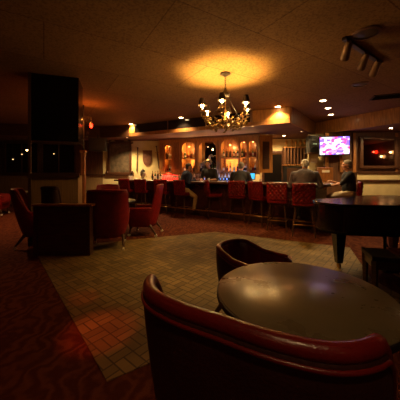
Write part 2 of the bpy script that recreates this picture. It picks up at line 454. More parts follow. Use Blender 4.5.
# left part: dark windows with a chair rail and beaded wainscot
struct(MB().box((-7.2, YB - .01, .62), (6.2, .04, 1.24)).build('wall_back', mat('beaded_wainscot', (0.26, 0.16, 0.07), .7, var=.2, scale=3, stretch=(30, 1, 1))))
struct(MB().box((-7.2, YB - .04, 1.27), (6.2, .08, .07), bev=.01).build('trim_12', M['dark_wood']))
for i, x in enumerate((-9.3, -7.7, -6.1)):
    wo = struct(MB().box((x, YB - .03, 2.0), (1.4, .02, 1.3)).build('window_%d' % (i + 1), M['dark_glass']))
    f = MB()
    for sx in (-1, 1): f.box((sx * .72, 0, 0), (.08, .06, 1.38), bev=.01)
    for sz in (-1, 1): f.box((0, 0, sz * .67), (1.5, .06, .08), bev=.01)
    f.box((0, 0, 0), (.04, .04, 1.3))
    f.build('window_frame', M['dark_wood'], wo, loc=(x, YB - .04, 2.0)) if False else f.build('window_frame', M['dark_wood'], wo)
    wo.children[0].location = (x, YB - .04, 2.0)

# black pillar
p0, p1 = Vector((-3.15, 4.60)), Vector((-2.36, 4.86))
pd = (p1 - p0); pang = math.atan2(pd.y, pd.x); pn = Vector((-pd.y, pd.x)).normalized()
pc = (p0 + p1) / 2 + pn * .3
pil = struct(MB().box((pc.x, pc.y, (CEIL + 1.3) / 2), (pd.length, .6, CEIL - 1.3), pang, .01).build('pillar', M['gloss']))
pil.location = (0, 0, 1.3 / 2)
tag(pil, 'large square black pillar rising to the ceiling on the left', 'pillar')
MB().box((pc.x, pc.y, 0), (pd.length - .02, .58, 1.3), pang).build('wainscot', bpy.data.materials['beaded_wainscot'], pil, loc=(0, 0, 0))
for u in (-1,):
    e = (p0 + p1) / 2 + (p1 - p0) * .5 * u * .97
    MB().box((e.x, e.y, CEIL / 2 - .65), (.05, .03, CEIL), pang, .004).build('corner_trim', M['dark_wood'], pil)
MB().box((((p0 + p1) / 2).x, ((p0 + p1) / 2).y, 1.3 - .65), (pd.length + .04, .05, .08), pang, .008).build('chair_rail', M['dark_wood'], pil)

# doorway by the bar and rack
dr = struct(MB().box((2.98, 10.24, 1.05), (.72, .04, 2.1)).build('doorway_1', M['doorway_shade']))  # flat black sheet paints in the darkness of the doorway opening
f = MB()
for sx in (-1, 1): f.box((2.98 + sx * .4, 10.22, 1.09), (.09, .07, 2.18), bev=.01)
f.box((2.98, 10.22, 2.2), (.9, .07, .1), bev=.01); f.build('door_frame', M['dark_wood'], dr)

rk = thing('wine_rack', 'wooden wine rack with upright slats on the cream wall left of the amplifier', 'rack', (3.83, 10.1, 0))
b = MB().box((0, .02, 2.02), (.95, .03, .66))
b.build('back_panel', M['dark_wood'], rk)
for i in range(8):
    MB().box((-.45 + i * .9 / 7, -.08, 2.02), (.04, .17, .64), bev=.005).build('slat', M['panel'], rk)
MB().box((0, -.06, 2.37), (1.0, .2, .04), bev=.006).build('top_shelf', M['wood'], rk)
MB().box((0, -.06, 1.67), (1.0, .2, .04), bev=.006).build('bottom_shelf', M['wood'], rk)
cb = thing('low_cabinet', 'dark cabinet standing under the slatted wine rack', 'cabinet', (3.83, 10.0, 0))
MB().box((0, 0, .8), (.9, .42, 1.6), bev=.01).build('body', M['black'], cb)
for sx in (-1, 1):
    d = MB().box((sx * .22, -.22, .82), (.41, .02, 1.45), bev=.006).build('door', M['dark_wood'], cb)
    MB().ball((sx * .05, -.24, .9), .015).build('knob', M['brass'], d)
for i, x in enumerate((-.36, -.15, .02, .2, .38)):
    nm = ['first', 'second', 'third', 'fourth', 'fifth'][i]
    o = MB().lathe([(.04, 0), (.045, .02), (.012, .05), (.012, .10), (.05 - .006 * (i % 3), .15), (.055, .2), (.03, .27), (.01, .3 + .03 * (i % 2))], seg=12).build('trophy_cup', M['brass'], smooth=True)
    o.location = (3.83 + x, 10.03, 2.39)
    tag(o, 'small brass cup on top of the slatted wine rack, %s from the left' % nm, 'cup', 'brass cups on the wine rack')

# swords, shield, relief map
def wall_thing(px, py, name, label, cat):
    p = at(px, py, YB - .045); return thing(name, label, cat, (p.x, YB - .045, p.z))


rl = wall_thing(120, 158, 'carved_relief', 'large brown carved relief in a scrolled frame on the cream wall', 'wall relief')
MB().box((0, -.02, 0), (.92, .04, 1.28), bev=.01).build('relief_panel', M['stone'], rl)
f = MB()
for sx in (-1, 1): f.box((sx * .46, -.04, 0), (.1, .08, 1.35), bev=.02)
f.box((0, -.04, .66), (1.0, .08, .12), bev=.02); f.box((0, -.04, -.68), (1.14, .08, .14), bev=.02)
for sx in (-1, 1):
    f.tube([(sx * .5, -.05, .62), (sx * .42, -.05, .76), (sx * .25, -.05, .79), (sx * .1, -.05, .74), (0, -.05, .76)], .04)
    f.ball((sx * .52, -.05, .66), .07); f.ball((sx * .53, -.05, -.62), .07)
f.build('frame', M['dark_wood'], rl, smooth=True)


def sword(px, py, h, tilt, label):
    t = wall_thing(px, py, 'sword', label, 'sword'); t.rotation_euler = (0, tilt, 0)
    MB().prism([(-.035, -h * .5 + .08), (0, -h * .5), (.035, -h * .5 + .08), (.03, h * .22), (-.03, h * .22)], -.01, .01,
               Matrix.Translation((0, -.02, 0)) @ Matrix.Rotation(PI / 2, 4, 'X')).build('blade', M['steel'], t)
    MB().cone((0, -.02, h * .22), (0, -.02, h * .46), .022, .018).ball((0, -.02, h * .48), .035).build('grip', M['dark_wood'], t, smooth=True)
    MB().box((0, -.02, h * .23), (.2, .03, .03), bev=.01).build('crossguard', M['brass'], t)


sword(137.5, 160, 1.08, .03, 'upright sword hung between the carved relief and the shield')
sword(158, 158, 1.05, -.13, 'tilted sword hung right of the brown shield')
sh = wall_thing(147.5, 158, 'shield', 'brown rounded shield hung on the cream wall between two swords', 'shield')
pts = [(-.2, .33), (.2, .33)] + [(.2 * math.cos(a) * (1 if math.sin(a) > -.1 else 1), -.05 + .3 * math.sin(a)) for a in [-i * PI / 10 for i in range(0, 11)]]
MB().prism(pts, -.02, .03, Matrix.Rotation(PI / 2, 4, 'X')).build('shield_plate', M['shield'], sh)
MB().prism([(x * .8, z * .8) for x, z in pts], .03, .045, Matrix.Rotation(PI / 2, 4, 'X')).build('shield_face', M['shield'], sh)

# ------------------------------------------------------------------ bar
BP, BD, BN = Vector((2.51, 5.82)), Vector((-.816, .577)), Vector((.577, .816))


def bar(t, n=0.0):
    p = BP + BD * t + BN * n; return (p.x, p.y)


def barpt(t, n, z): p = bar(t, n); return Vector((p[0], p[1], z))


c1 = bar(-.35); R0 = Vector(c1); RN = BN; RO = -BD      # return leg runs along BN, outward RO
bt = thing('bar_counter', 'long dark bar counter with a tufted dark red front and wooden rim', 'bar counter', (0, 0, 0))
TOP0, TOP1 = 1.03, 1.09
main_poly = [bar(7.25), bar(-.25), bar(-.35, .1), bar(-.35, 2.1), (bar(.25, 2.1)), bar(.25, .62), bar(7.25, .62)]
MB().prism(main_poly, TOP0, TOP1).build('countertop', mat('bar_top', (0.16, 0.085, 0.05), .25, var=.3, scale=6, coat=.4), bt, bevel=.01)
MB().tube([barpt(7.25, -.01, 1.06), barpt(-.25, -.01, 1.06), barpt(-.36, .1, 1.06), barpt(-.36, 2.1, 1.06)], .038, 10).build('rim', M['dark_wood'], bt, smooth=True)
MB().prism([bar(7.25, .30), bar(-.05, .30), bar(-.05, 2.05), bar(.2, 2.05), bar(.2, .56), bar(7.25, .56)], 0, TOP0).build('body', M['dark_wood'], bt)


def tuft_panel(w, h, d, nu, nv, mu, mv, amp):
    """upholstered slab centred on origin, facing -Y and +Y, tufted in diamonds"""
    bm = bmesh.new(); fr, bk = [], []
    for j in range(nv + 1):
        rf, rb = [], []
        for i in range(nu + 1):
            u, v = i / nu, j / nv
            e = min(1, min(u, 1 - u) / .09) ** .5 * min(1, min(v, 1 - v) / .09) ** .5
            a = abs(math.sin(PI * (u * mu + v * mv)) * math.sin(PI * (u * mu - v * mv))) ** .5
            y = d * .25 + e * (d * .25) + amp * a * e
            rf.append(bm.verts.new(((u - .5) * w, -y, (v - .5) * h))); rb.append(bm.verts.new(((u - .5) * w, y, (v - .5) * h)))
        fr.append(rf); bk.append(rb)
    for j in range(nv):
        for i in range(nu):
            bm.faces.new((fr[j][i], fr[j][i + 1], fr[j + 1][i + 1], fr[j + 1][i]))
            bm.faces.new((bk[j][i], bk[j + 1][i], bk[j + 1][i + 1], bk[j][i + 1]))
    for j in range(nv):
        bm.faces.new((fr[j][0], fr[j + 1][0], bk[j + 1][0], bk[j][0])); bm.faces.new((fr[j][nu], bk[j][nu], bk[j + 1][nu], fr[j + 1][nu]))
    for i in range(nu):
        bm.faces.new((fr[0][i], bk[0][i], bk[0][i + 1], fr[0][i + 1])); bm.faces.new((fr[nv][i], fr[nv][i + 1], bk[nv][i + 1], bk[nv][i]))
    m = MB(); m.bm.free(); m.bm = bm; return m


for k in range(5):
    t0 = -.05 + k * 1.46; p = barpt(t0 + .73, .27, .60)
    o = tuft_panel(1.44, .8, .05, 72, 40, 12, 6, .016).build('tufted_panel', M['bar_leather'], bt, smooth=True)
    o.location = p; o.rotation_euler = (0, 0, math.atan2(-BD.y, -BD.x))
o = tuft_panel(1.7, .8, .05, 84, 40, 14, 6, .016).build('tufted_panel', M['bar_leather'], bt, smooth=True)
o.location = barpt(-.08, 1.18, .60); o.rotation_euler = (0, 0, math.atan2(BN.y, BN.x))
MB().tube([barpt(7.2, .12, .2), barpt(.1, .12, .2)], .02).build('foot_rail', M['brass'], bt, smooth=True)

# ------------------------------------------------------------------ back bar
Q0, Q1 = Vector((-1.70, 10.45)), Vector((2.10, 9.0))
QL = (Q1 - Q0).length; QA = math.atan2((Q1 - Q0).y, (Q1 - Q0).x)
bb = thing('back_bar_cabinet', 'tall honey coloured back bar cabinet with arched bottle niches', 'cabinet', (Q0.x, Q0.y, 0), QA)


def qpx(px):      # local length along the cabinet front hit by a picture column
    k = (px - 200) / FPX
    d = Q1 - Q0
    s = (k * Q0.y - Q0.x) / (d.x - k * d.y)
    return s * QL


def bb_world(x, y, z):
    return Matrix.Translation((Q0.x, Q0.y, 0)) @ Matrix.Rotation(QA, 4, 'Z') @ Vector((x, y, z))


ZB, ZT = 1.36, 2.74
nich = [(165, 171.5, 2.38, 'n'), (182, 194.5, 2.34, 'w'), (198.5, 216, 2.30, 'w'), (221, 238.5, 2.34, 'w'), (240.5, 246.5, 2.42, 'n'), (249, 256, 2.42, 'n')]
xs = [(qpx(a), qpx(b), z, k) for a, b, z, k in nich]
MB().box((QL / 2, .42, (ZB + ZT) / 2), (QL, .03, ZT - ZB)).build('back_panel', M['wood'], bb)
edges = [0.0]
for a, b_, z, k in xs: edges += [a, b_]
edges.append(QL)
for i in range(0, len(edges), 2):
    a, b_ = edges[i], edges[i + 1]
    if b_ - a > .02:
        st = MB().box(((a + b_) / 2, .2, (ZB + ZT) / 2), (b_ - a, .4, ZT - ZB), bev=.01).build('pilaster', M['honey'], bb)
        if b_ - a > .1: MB().box(((a + b_) / 2, -.01, (ZB + ZT) / 2), ((b_ - a) * .55, .03, (ZT - ZB) * .8), bev=.01).build('pilaster_moulding', M['wood'], st)
for a, b_, zs, k in xs:
    n = 14; r = (b_ - a) / 2; hgt = min(.30, r * .9)
    arc = [(a + r - r * math.cos(PI * i / n), zs + (hgt if k == 'w' else hgt) * math.sin(PI * i / n) ** .8) for i in range(n + 1)]
    poly = arc + [(b_, ZT), (a, ZT)]
    MB().prism(poly, -.05, 0, Matrix.Rotation(PI / 2, 4, 'X') @ Matrix.Scale(1, 4)).build('arch', M['honey'], bb)
    MB().tube([(x, -.005, z) for x, z in arc], .014, 6).build('arch_moulding', M['wood'], bb, smooth=True)
    MB().box(((a + b_) / 2, .2, ZB + .02), (b_ - a, .38, .04)).build('shelf', M['wood'], bb)
    if k != 'w' or a < qpx(197) or a > qpx(219):
        MB().box(((a + b_) / 2, .2, 1.93), (b_ - a, .36, .03)).build('shelf', M['wood'], bb)
MB().box((QL / 2, .19, ZT - .02), (QL + .05, .46, .05), bev=.01).build('cornice', M['wood'], bb)
MB().box((QL / 2, .18, ZB - .03), (QL + .04, .44, .06), bev=.01).build('base_moulding', M['wood'], bb)
# angled end with a narrow arched niche
ea = MB().box((QL + .24, .26, (ZB + ZT) / 2), (.5, .05, ZT - ZB), .55, .01).build('end_panel', M['honey'], bb)
MB().box((QL + .245, .225, 2.0), (.26, .02, 1.0), .55, .01).build('end_niche', M['dark_wood'], ea)
# glass panes behind central niche: mirror
a, b_, zs, k = xs[2]
MB().box(((a + b_) / 2, .39, 1.98), (b_ - a, .01, 1.2)).build('niche_mirror', M['mirror'], bb)
# lit amber back panels
a, b_, zs, k = xs[3]
MB().box(((a + b_) / 2, .39, 1.65), ((b_ - a) * .7, .012, .46)).build('backlit_panel', M['amber_lit'], bb)
a, b_, zs, k = xs[1]
MB().box(((a + b_) / 2 + .08, .39, 1.72), ((b_ - a) * .42, .012, .34)).build('backlit_panel', M['amber_lit'], bb)
for j, (e_n, e_x) in enumerate(((0, .8), (1, 3.2), (2, 2.4), (3, 2.6), (4, 1.1), (5, 1.0))):
    a, b_, zs, k = xs[e_n]
    point('niche_light', ((a + b_) / 2, .06, zs + .02), e_x * 1.9, (1, .52, .16), .03, bb)
    point('niche_light', ((a + b_) / 2, .08, 1.86), e_x * .8, (1, .48, .12), .03, bb)
    MB().lathe([(.03, 0), (.03, .02)], ((a + b_) / 2, .1, zs + .06), 12).build('niche_lamp', M['disc_dim'], bb)
    pk = None
# back counter below
bc = thing('back_counter', 'dark back counter under the arched bottle cabinet', 'counter', (Q0.x, Q0.y, 0), QA)
MB().box((QL / 2, .0, .5), (QL, .6, 1.0), bev=.01).build('body', M['dark_wood'], bc)
MB().box((QL / 2, -.02, 1.02), (QL + .06, .68, .04), bev=.01).build('worktop', M['wood'], bc)
for k in range(6):
    d = MB().box((QL * (k + .5) / 6, -.31, .5), (QL / 6 - .04, .02, .85), bev=.006).build('door', M['wood'], bc)
    MB().ball((QL * (k + .5) / 6 + .22, -.33, .6), .015).build('knob', M['brass'], d)

# bottles
def bottle_mesh(m, h, r, sq=False):
    bd = [(r * .9, 0), (r, .01), (r, h * .58), (r * .85, h * .66), (r * .34, h * .74), (r * .30, h * .94), (r * .36, h * .95), (r * .36, h), (r * .2, h)]
    o = MB().lathe(bd, seg=12).build('bottle', m, smooth=True)
    lb = MB().lathe([(r * 1.01, h * .15), (r * 1.02, h * .16), (r * 1.02, h * .45), (r * 1.01, h * .46)], seg=12).build('bottle_label', random.choice([M['paper'], M['paper'], M['red_fabric'], M['black'], M['brass']]), o, smooth=True)
    cp = MB().lathe([(r * .38, h * .93), (r * .40, h * .94), (r * .40, h * 1.01), (r * .3, h * 1.015)], seg=10).build('bottle_cap', random.choice([M['black'], M['brass'], M['white'], M['red_fabric']]), o, smooth=True)
    return o


protos = [bottle_mesh(M[m], h, r) for m, h, r in (('g_amber', .30, .042), ('g_clear', .32, .038), ('g_green', .31, .038), ('g_brown', .28, .043), ('g_clear', .26, .045), ('g_amber', .33, .036), ('g_brown', .34, .037))]
used = set()


def bottle(loc, label, group, kind=None, rz=0):
    i = random.randrange(len(protos)) if kind is None else kind
    if i in used: o = copy_tree(protos[i])
    else: o = protos[i]; used.add(i)
    o.location = loc; o.rotation_euler = (0, 0, rz)
    for k in ('label', 'category', 'group'):
        if k in o: del o[k]
    return tag(o, label, 'bottle', group)


nn = ["the cabinet's leftmost niche", 'the niche above the man in navy', 'the mirrored niche',
      'the amber-lit niche', 'the fifth niche', "the cabinet's rightmost niche"]
ORD = ['first', 'second', 'third', 'fourth', 'fifth', 'sixth', 'seventh', 'eighth', 'ninth', 'tenth', 'eleventh', 'twelfth', 'thirteenth', 'fourteenth', 'fifteenth', 'sixteenth',
       'seventeenth', 'eighteenth', 'nineteenth', 'twentieth', 'twenty-first', 'twenty-second', 'twenty-third', 'twenty-fourth', 'twenty-fifth', 'twenty-sixth', 'twenty-seventh', 'twenty-eighth']
cols = ['amber', 'clear glass', 'green', 'brown', 'squat clear', 'slim amber', 'tall brown']
for j, (a, b_, zs, k) in enumerate(xs):
    w = b_ - a; cnt = max(3, int(w / .115))
    if j == 2: cnt = 0
    for si, zz in enumerate((ZB + .04, 1.945)):
        shelf = 'lower' if si == 0 else 'upper'
        for c in range(cnt):
            x = a + w * (c + .5) / cnt + random.uniform(-.008, .008)
            if w < .5 or True:
                kk = random.randrange(7)
                p = bb_world(x, .12 + random.uniform(-.02, .04), zz + .0)
                bottle(p, '%s bottle, %s from left on %s shelf, %s' % (cols[kk], ORD[c], shelf, nn[j] if len(nn[j].split()) < 6 else nn[j]), 'bottles on the %s shelf of %s' % (shelf, nn[j]), kk, random.uniform(0, 6))
a, b_, zs, k = xs[2]
for x, kk, ll in ((a + .07, 1, 'clear bottle left of the silver horse sculpture'), (b_ - .08, 2, 'green bottle at the right edge of the mirrored niche'), (b_ - .2, 2, 'green bottle just right of the silver horse sculpture')):
    bottle(bb_world(x, .12, ZB + .04), ll, 'bottles beside the silver sculpture', kk)
# silver sculpture in central niche
p = bb_world((a + b_) / 2 + .02, .2, ZB + .04)
sc = thing('silver_sculpture', 'silver rearing horse sculpture in the mirrored central niche', 'sculpture', p, QA)
sc.scale = (1.0, 1.0, 1.12); sc.location.x -= .12
MB().box((0, 0, .05), (.5, .16, .1), bev=.02).build('plinth', M['black'], sc)
h = MB()
h.tube([(-.16, 0, .26), (-.06, 0, .32), (.06, 0, .38), (.13, 0, .46), (.17, 0, .56), (.22, 0, .58), (.29, 0, .53)], [.07, .08, .075, .055, .045, .045, .025], 10)
h.tube([(-.14, .03, .26), (-.1, .04, .18), (-.15, .04, .1)], [.05, .03, .018]); h.tube([(-.16, -.03, .26), (-.2, -.04, .18), (-.23, -.04, .1)], [.05, .03, .018])
h.tube([(.08, .03, .36), (.18, .04, .36), (.2, .04, .27)], [.04, .026, .015]); h.tube([(.08, -.03, .36), (.2, -.04, .42), (.25, -.04, .34)], [.04, .026, .015])
h.tube([(-.2, 0, .3), (-.27, 0, .28), (-.3, 0, .18), (-.28, 0, .12)], [.02, .03, .025, .01])
h.build('horse', M['silver'], sc, smooth=True)

# glassware on the bar, lit red at the left and blue further right
gm = MB().lathe([(.035, 0), (.036, .004), (.006, .012), (.005, .09), (.02, .105), (.042, .14), (.044, .17), (.036, .21), (.034, .21), (.041, .17), (.038, .14), (.01, .108)], seg=14).build('wine_glass', M['g_glass'], smooth=True)
first = True
for i in range(18):
    o = gm if i == 0 else copy_tree(gm)
    r_, c_ = divmod(i, 9)
    p = bb_world(.03 + c_ * .105 + r_ * .05, -.22 + r_ * .13, 1.04); o.location = p
    tag(o, 'stemmed glass, %s from left in the %s row of red lit glasses' % (ORD[c_], ['front', 'rear'][r_]), 'glass', 'red lit glasses on the back counter')
rl_ = thing('red_bar_lamp', 'small red strip lamp behind the glasses on the back counter', 'lamp', bb_world(.45, .1, 1.04), QA)
MB().box((0, 0, .03), (.9, .04, .05), bev=.01).build('housing', M['black'], rl_)
MB().box((0, -.022, .13), (.86, .012, .2), bev=.003).build('light_panel', M['red_led'], rl_)
point('red_light', (0, -.15, .25), 5, (1, .06, .04), .05, rl_)
for i in range(22):
    kk = random.choice([1, 1, 4, 2, 0, 3])
    x = 1.02 + i * .125
    if x > QL - .05: break
    bottle(bb_world(x, -.2 + random.uniform(-.04, .06), 1.04), '%s bottle, %s from left in the blue lit row on the back counter' % (cols[kk], ORD[i]), 'bottles on the back counter', kk)
bl = thing('blue_bar_lamp', 'blue strip lamp behind the bottles on the back counter', 'lamp', bb_world(2.9, .1, 1.04), QA)
MB().box((0, 0, .03), (1.9, .04, .05), bev=.01).build('housing', M['black'], bl)
MB().box((0, -.022, .08), (1.86, .012, .07), bev=.003).build('light_strip', M['blue_led'], bl)
point('blue_light', (.3, -.5, .35), 3.0, (.15, .35, 1), .06, bl); point('blue_light', (-.6, -.5, .3), 2.0, (.2, .4, 1), .06, bl)
# till screen glowing cyan
tl = thing('till_screen', 'small touch screen glowing cyan on the bar beside the man in black', 'screen', barpt(1.65, .5, TOP1), math.atan2(-BD.y, -BD.x))
MB().box((0, 0, .01), (.2, .16, .02), bev=.005).build('base', M['black'], tl)
MB().box((0, .02, .09), (.03, .03, .15)).build('stem', M['black'], tl)
MB().box((0, 0, .17), (.30, .03, .2), bev=.006, rx=-.2).build('casing', M['black'], tl)
MB().box((0, -.018, .17), (.26, .004, .16), rx=-.2).build('display', M['cyan'], tl)
# bottles by the cream wall and white tap
for i in range(4):
    bottle(bb_world(-.42 + i * .11, -.3, 1.11) if False else barpt(5.55 - i * .14, .42, TOP1), 'dark wine bottle below the tilted sword, %s from the left' % ORD[3 - i if False else i], 'wine bottles below the tilted sword', 2 if i % 2 else 6)
ur = thing('tea_urn', 'silver urn with a black lid on the bar below the shield', 'urn', barpt(6.0, .35, TOP1))
MB().lathe([(.07, 0), (.08, .02), (.03, .05), (.06, .09), (.1, .16), (.11, .26), (.09, .31)], seg=18).build('body', M['silver'], ur, smooth=True)
MB().lathe([(.092, .31), (.08, .35), (.03, .38), (.02, .42), (.005, .43)], seg=18).build('lid', M['black'], ur, smooth=True)
MB().tube([(.1, 0, .14), (.15, 0, .13), (.155, 0, .09)], .012).build('tap', M['brass'], ur, smooth=True)
# small white desk lamp near relief
wl = thing('napkin_dispenser', 'white napkin holder with black top on the bar right of the carved relief', 'napkin holder', barpt(6.65, .3, TOP1), .6)
MB().box((0, 0, .07), (.15, .12, .14), bev=.015).build('body', M['white'], wl)
MB().box((0, 0, .17), (.11, .08, .07), bev=.015).build('lid', M['black'], wl)
# wine glass near right man, papers and menu holder
wg = copy_tree(gm); wg.location = barpt(-.12, .45, TOP1)
if 'group' in wg: del wg['group']
tag(wg, 'single wine glass standing on the bar corner near the seated man on the right', 'glass')
mh = thing('menu_stand', 'dark wooden menu box with a pale label on the bar end under the television', 'menu stand', (3.62, 7.25, TOP1), -.05)
MB().box((0, 0, .21), (.42, .12, .42), bev=.01).build('box', M['wood'], mh)
MB().box((0, -.064, .31), (.21, .006, .07)).build('label_plate', M['paper'], mh)
for i in range(3):
    t = thing('tumbler', ['short glass of drink in front of the grey haired man', 'short glass on the bar between the man in navy and the bartender', 'short glass on the bar right of the man in black'][i], 'glass', [barpt(.15, .25, TOP1), barpt(2.9, .22, TOP1), barpt(1.25, .25, TOP1)][i])
    MB().lathe([(.03, 0), (.036, .1), (.033, .1), (.028, .01)], seg=14).build('glass_wall', M['g_glass'], t, smooth=True)
    MB().lathe([(.026, .008), (.031, .06)], seg=14).build('drink', M['g_amber'], t, smooth=True)
# pile of papers/napkins on the bar
for i, (tt, nn_) in enumerate(((.75, .3), (2.45, .2))):
    o = MB().box((0, 0, .006), (.21, .15, .012), .3, .002).build('folded_napkin', M['paper'])
    o.location = barpt(tt, nn_, TOP1)
    tag(o, ['white folded napkin on the bar left of the grey haired man', 'white folded napkin on the bar by the bartender'][i], 'napkin')

# amplifier rack, notice, TV
ar = thing('amplifier_rack', 'black amplifier rack hung high beside the television', 'audio rack', (3.97, 8.74, 2.06))
MB().box((0, 0, .29), (.42, .3, .58), bev=.01).build('casing', M['black'], ar)
for i in range(5): MB().box((0, -.155, .07 + i * .11), (.36, .012, .085), bev=.004).build('unit', M['black'], ar)
MB().box((-.02, -.163, .29), (.14, .004, .03)).build('display', M['display'], ar)
MB().box((0, 0, -.02), (.5, .36, .03), bev=.005).build('bracket_shelf', M['dark_wood'], ar)
nt_ = MB().box((4.06, 8.91, 1.79), (.24, .006, .16)).build('notice', M['paper']); tag(nt_, 'white paper notice taped to the cream wall below the amplifier rack', 'notice')
tv = thing('television', 'flat television showing a bright pink and blue picture, hung left of the mirror', 'television', (4.50, 8.36, 2.26), .06)
tv.rotation_euler = (math.radians(4), math.radians(-2.5), .06)
MB().box((0, .02, 0), (1.08, .05, .66), bev=.012).build('bezel', M['black'], tv)
MB().box((0, -.008, .005), (1.02, .006, .58)).build('screen', M['screen'], tv)
MB().box((0, .07, 0), (.3, .06, .3), bev=.01).build('mount', M['black'], tv)
MB().cone((0, .08, 0), (0, .22, 0), .05).build('wall_arm', M['black'], tv)

# ------------------------------------------------------------------ recessed lights
def dl_proto(m, r=.075):
    t = thing('downlight', 'x', 'ceiling light')
    MB().lathe([(r + .02, .0), (r + .022, -.006), (r, -.01), (r - .004, .0)], seg=24).build('trim_ring', M['brass'], t, smooth=True)
    MB().lathe([(r - .004, -.001), (r * .7, -.014), (.002, -.018)], seg=20).build('lens', m, t, smooth=True)
    return t


dlp = {}
def downlight(x, y, z, label, e=30, r=.075, angle=128, m='disc', tilt=None, c=(1, .66, .28), group=None):
    key = (m, r)
    if key not in dlp: dlp[key] = dl_proto(M[m], r); t = dlp[key]
    else:
        t = copy_tree(dlp[key])
        for ch in list(t.children):
            if ch.type == 'LIGHT': bpy.data.objects.remove(ch)
    t.location = (x, y, z); t['label'] = label
    if group: t['group'] = group
    if e:
        s = spot('downlight_beam', (x, y, z - .035), e * 1.8, (x + (tilt[0] if tilt else 0), y + (tilt[1] if tilt else 0), z - 1), c, .05, angle, .7)
        s.parent = t; s.matrix_parent_inverse = Matrix.Translation((-x, -y, -z))
    return t


def cpx(px, py, z=CEIL):
    Y = FPX * (z - EYE) / (173 - py); return (px - 200) / FPX * Y, Y


for i, (px, py, e, lab) in enumerate((
        (278, 106.5, 45, 'bright recessed light in the ceiling in front of the honey wood soffit end'),
        (181, 117.5, 30, 'recessed light in the ceiling left of the chandelier before the dark soffit panels'),
        (131, 124, 30, 'recessed light in the ceiling at the far left end of the bar soffit'),
        (323, 100.5, 30, 'recessed ceiling light nearest the viewer in the row of three by the television'),
        (328, 108, 30, 'middle recessed ceiling light in the row of three by the television'),
        (331, 114.5, 30, 'recessed ceiling light farthest from the viewer in the row of three by the television'))):
    x, y = cpx(px, py); downlight(x, y, CEIL, lab, e)
for i, (px, py, e, lab) in enumerate((
        (190, 140, 54, 'light under the soffit above the left arched niche'),
        (217, 139, 54, 'light under the soffit above the mirrored central niche'),
        (249, 137.5, 54, 'light under the soffit above the right cabinet niches'),
        (284, 136, 42, 'light under the soffit above the wine rack doorway'),
        (391, 128.5, 36, 'light under the dropped ceiling above the wall mirror'))):
    x, y = cpx(px, py, LOW)
    downlight(x, y, LOW + .018, lab, e, .06, angle=155)

# ------------------------------------------------------------------ chandelier
CX, CY = .47, 4.65
ch = thing('chandelier', 'brass and iron chandelier with leafy arms and dark shaded bulbs', 'chandelier', (CX, CY, CEIL))
MB().lathe([(.10, 0), (.10, -.02), (.06, -.035), (.02, -.06)], seg=20).build('canopy', M['iron'], ch, smooth=True)
c_ = MB()
for k in range(7):
    z = -.06 - k * .035; pts = [(math.cos(a) * .014 * (1 if k % 2 else 0), math.cos(a) * .014 * (0 if k % 2 else 1), z - .02 + math.sin(a) * .024) for a in [2 * PI * i / 10 for i in range(10)]]
    c_.tube(pts, .004, 5, True)
c_.build('chain', M['iron'], ch, smooth=True)
MB().lathe([(.012, -.28), (.03, -.30), (.05, -.34), (.085, -.38), (.09, -.41), (.07, -.42)], seg=20).build('bell_cup', M['iron'], ch, smooth=True)
MB().lathe([(.012, -.41), (.012, -.66), (.03, -.70), (.05, -.76), (.03, -.83), (.045, -.87), (.02, -.93), (.012, -.97), (.02, -1.0), (.002, -1.02)], seg=16).build('stem', M['brass'], ch, smooth=True)
for k in range(3):
    a = k * 2 * PI / 3 + .4; MB().tube([(.08 * math.cos(a), .08 * math.sin(a), -.41), (.16 * math.cos(a), .16 * math.sin(a), -.6), (.30 * math.cos(a), .30 * math.sin(a), -.78)], .005, 5).build('support_wire', M['iron'], ch, smooth=True)
leafs = []
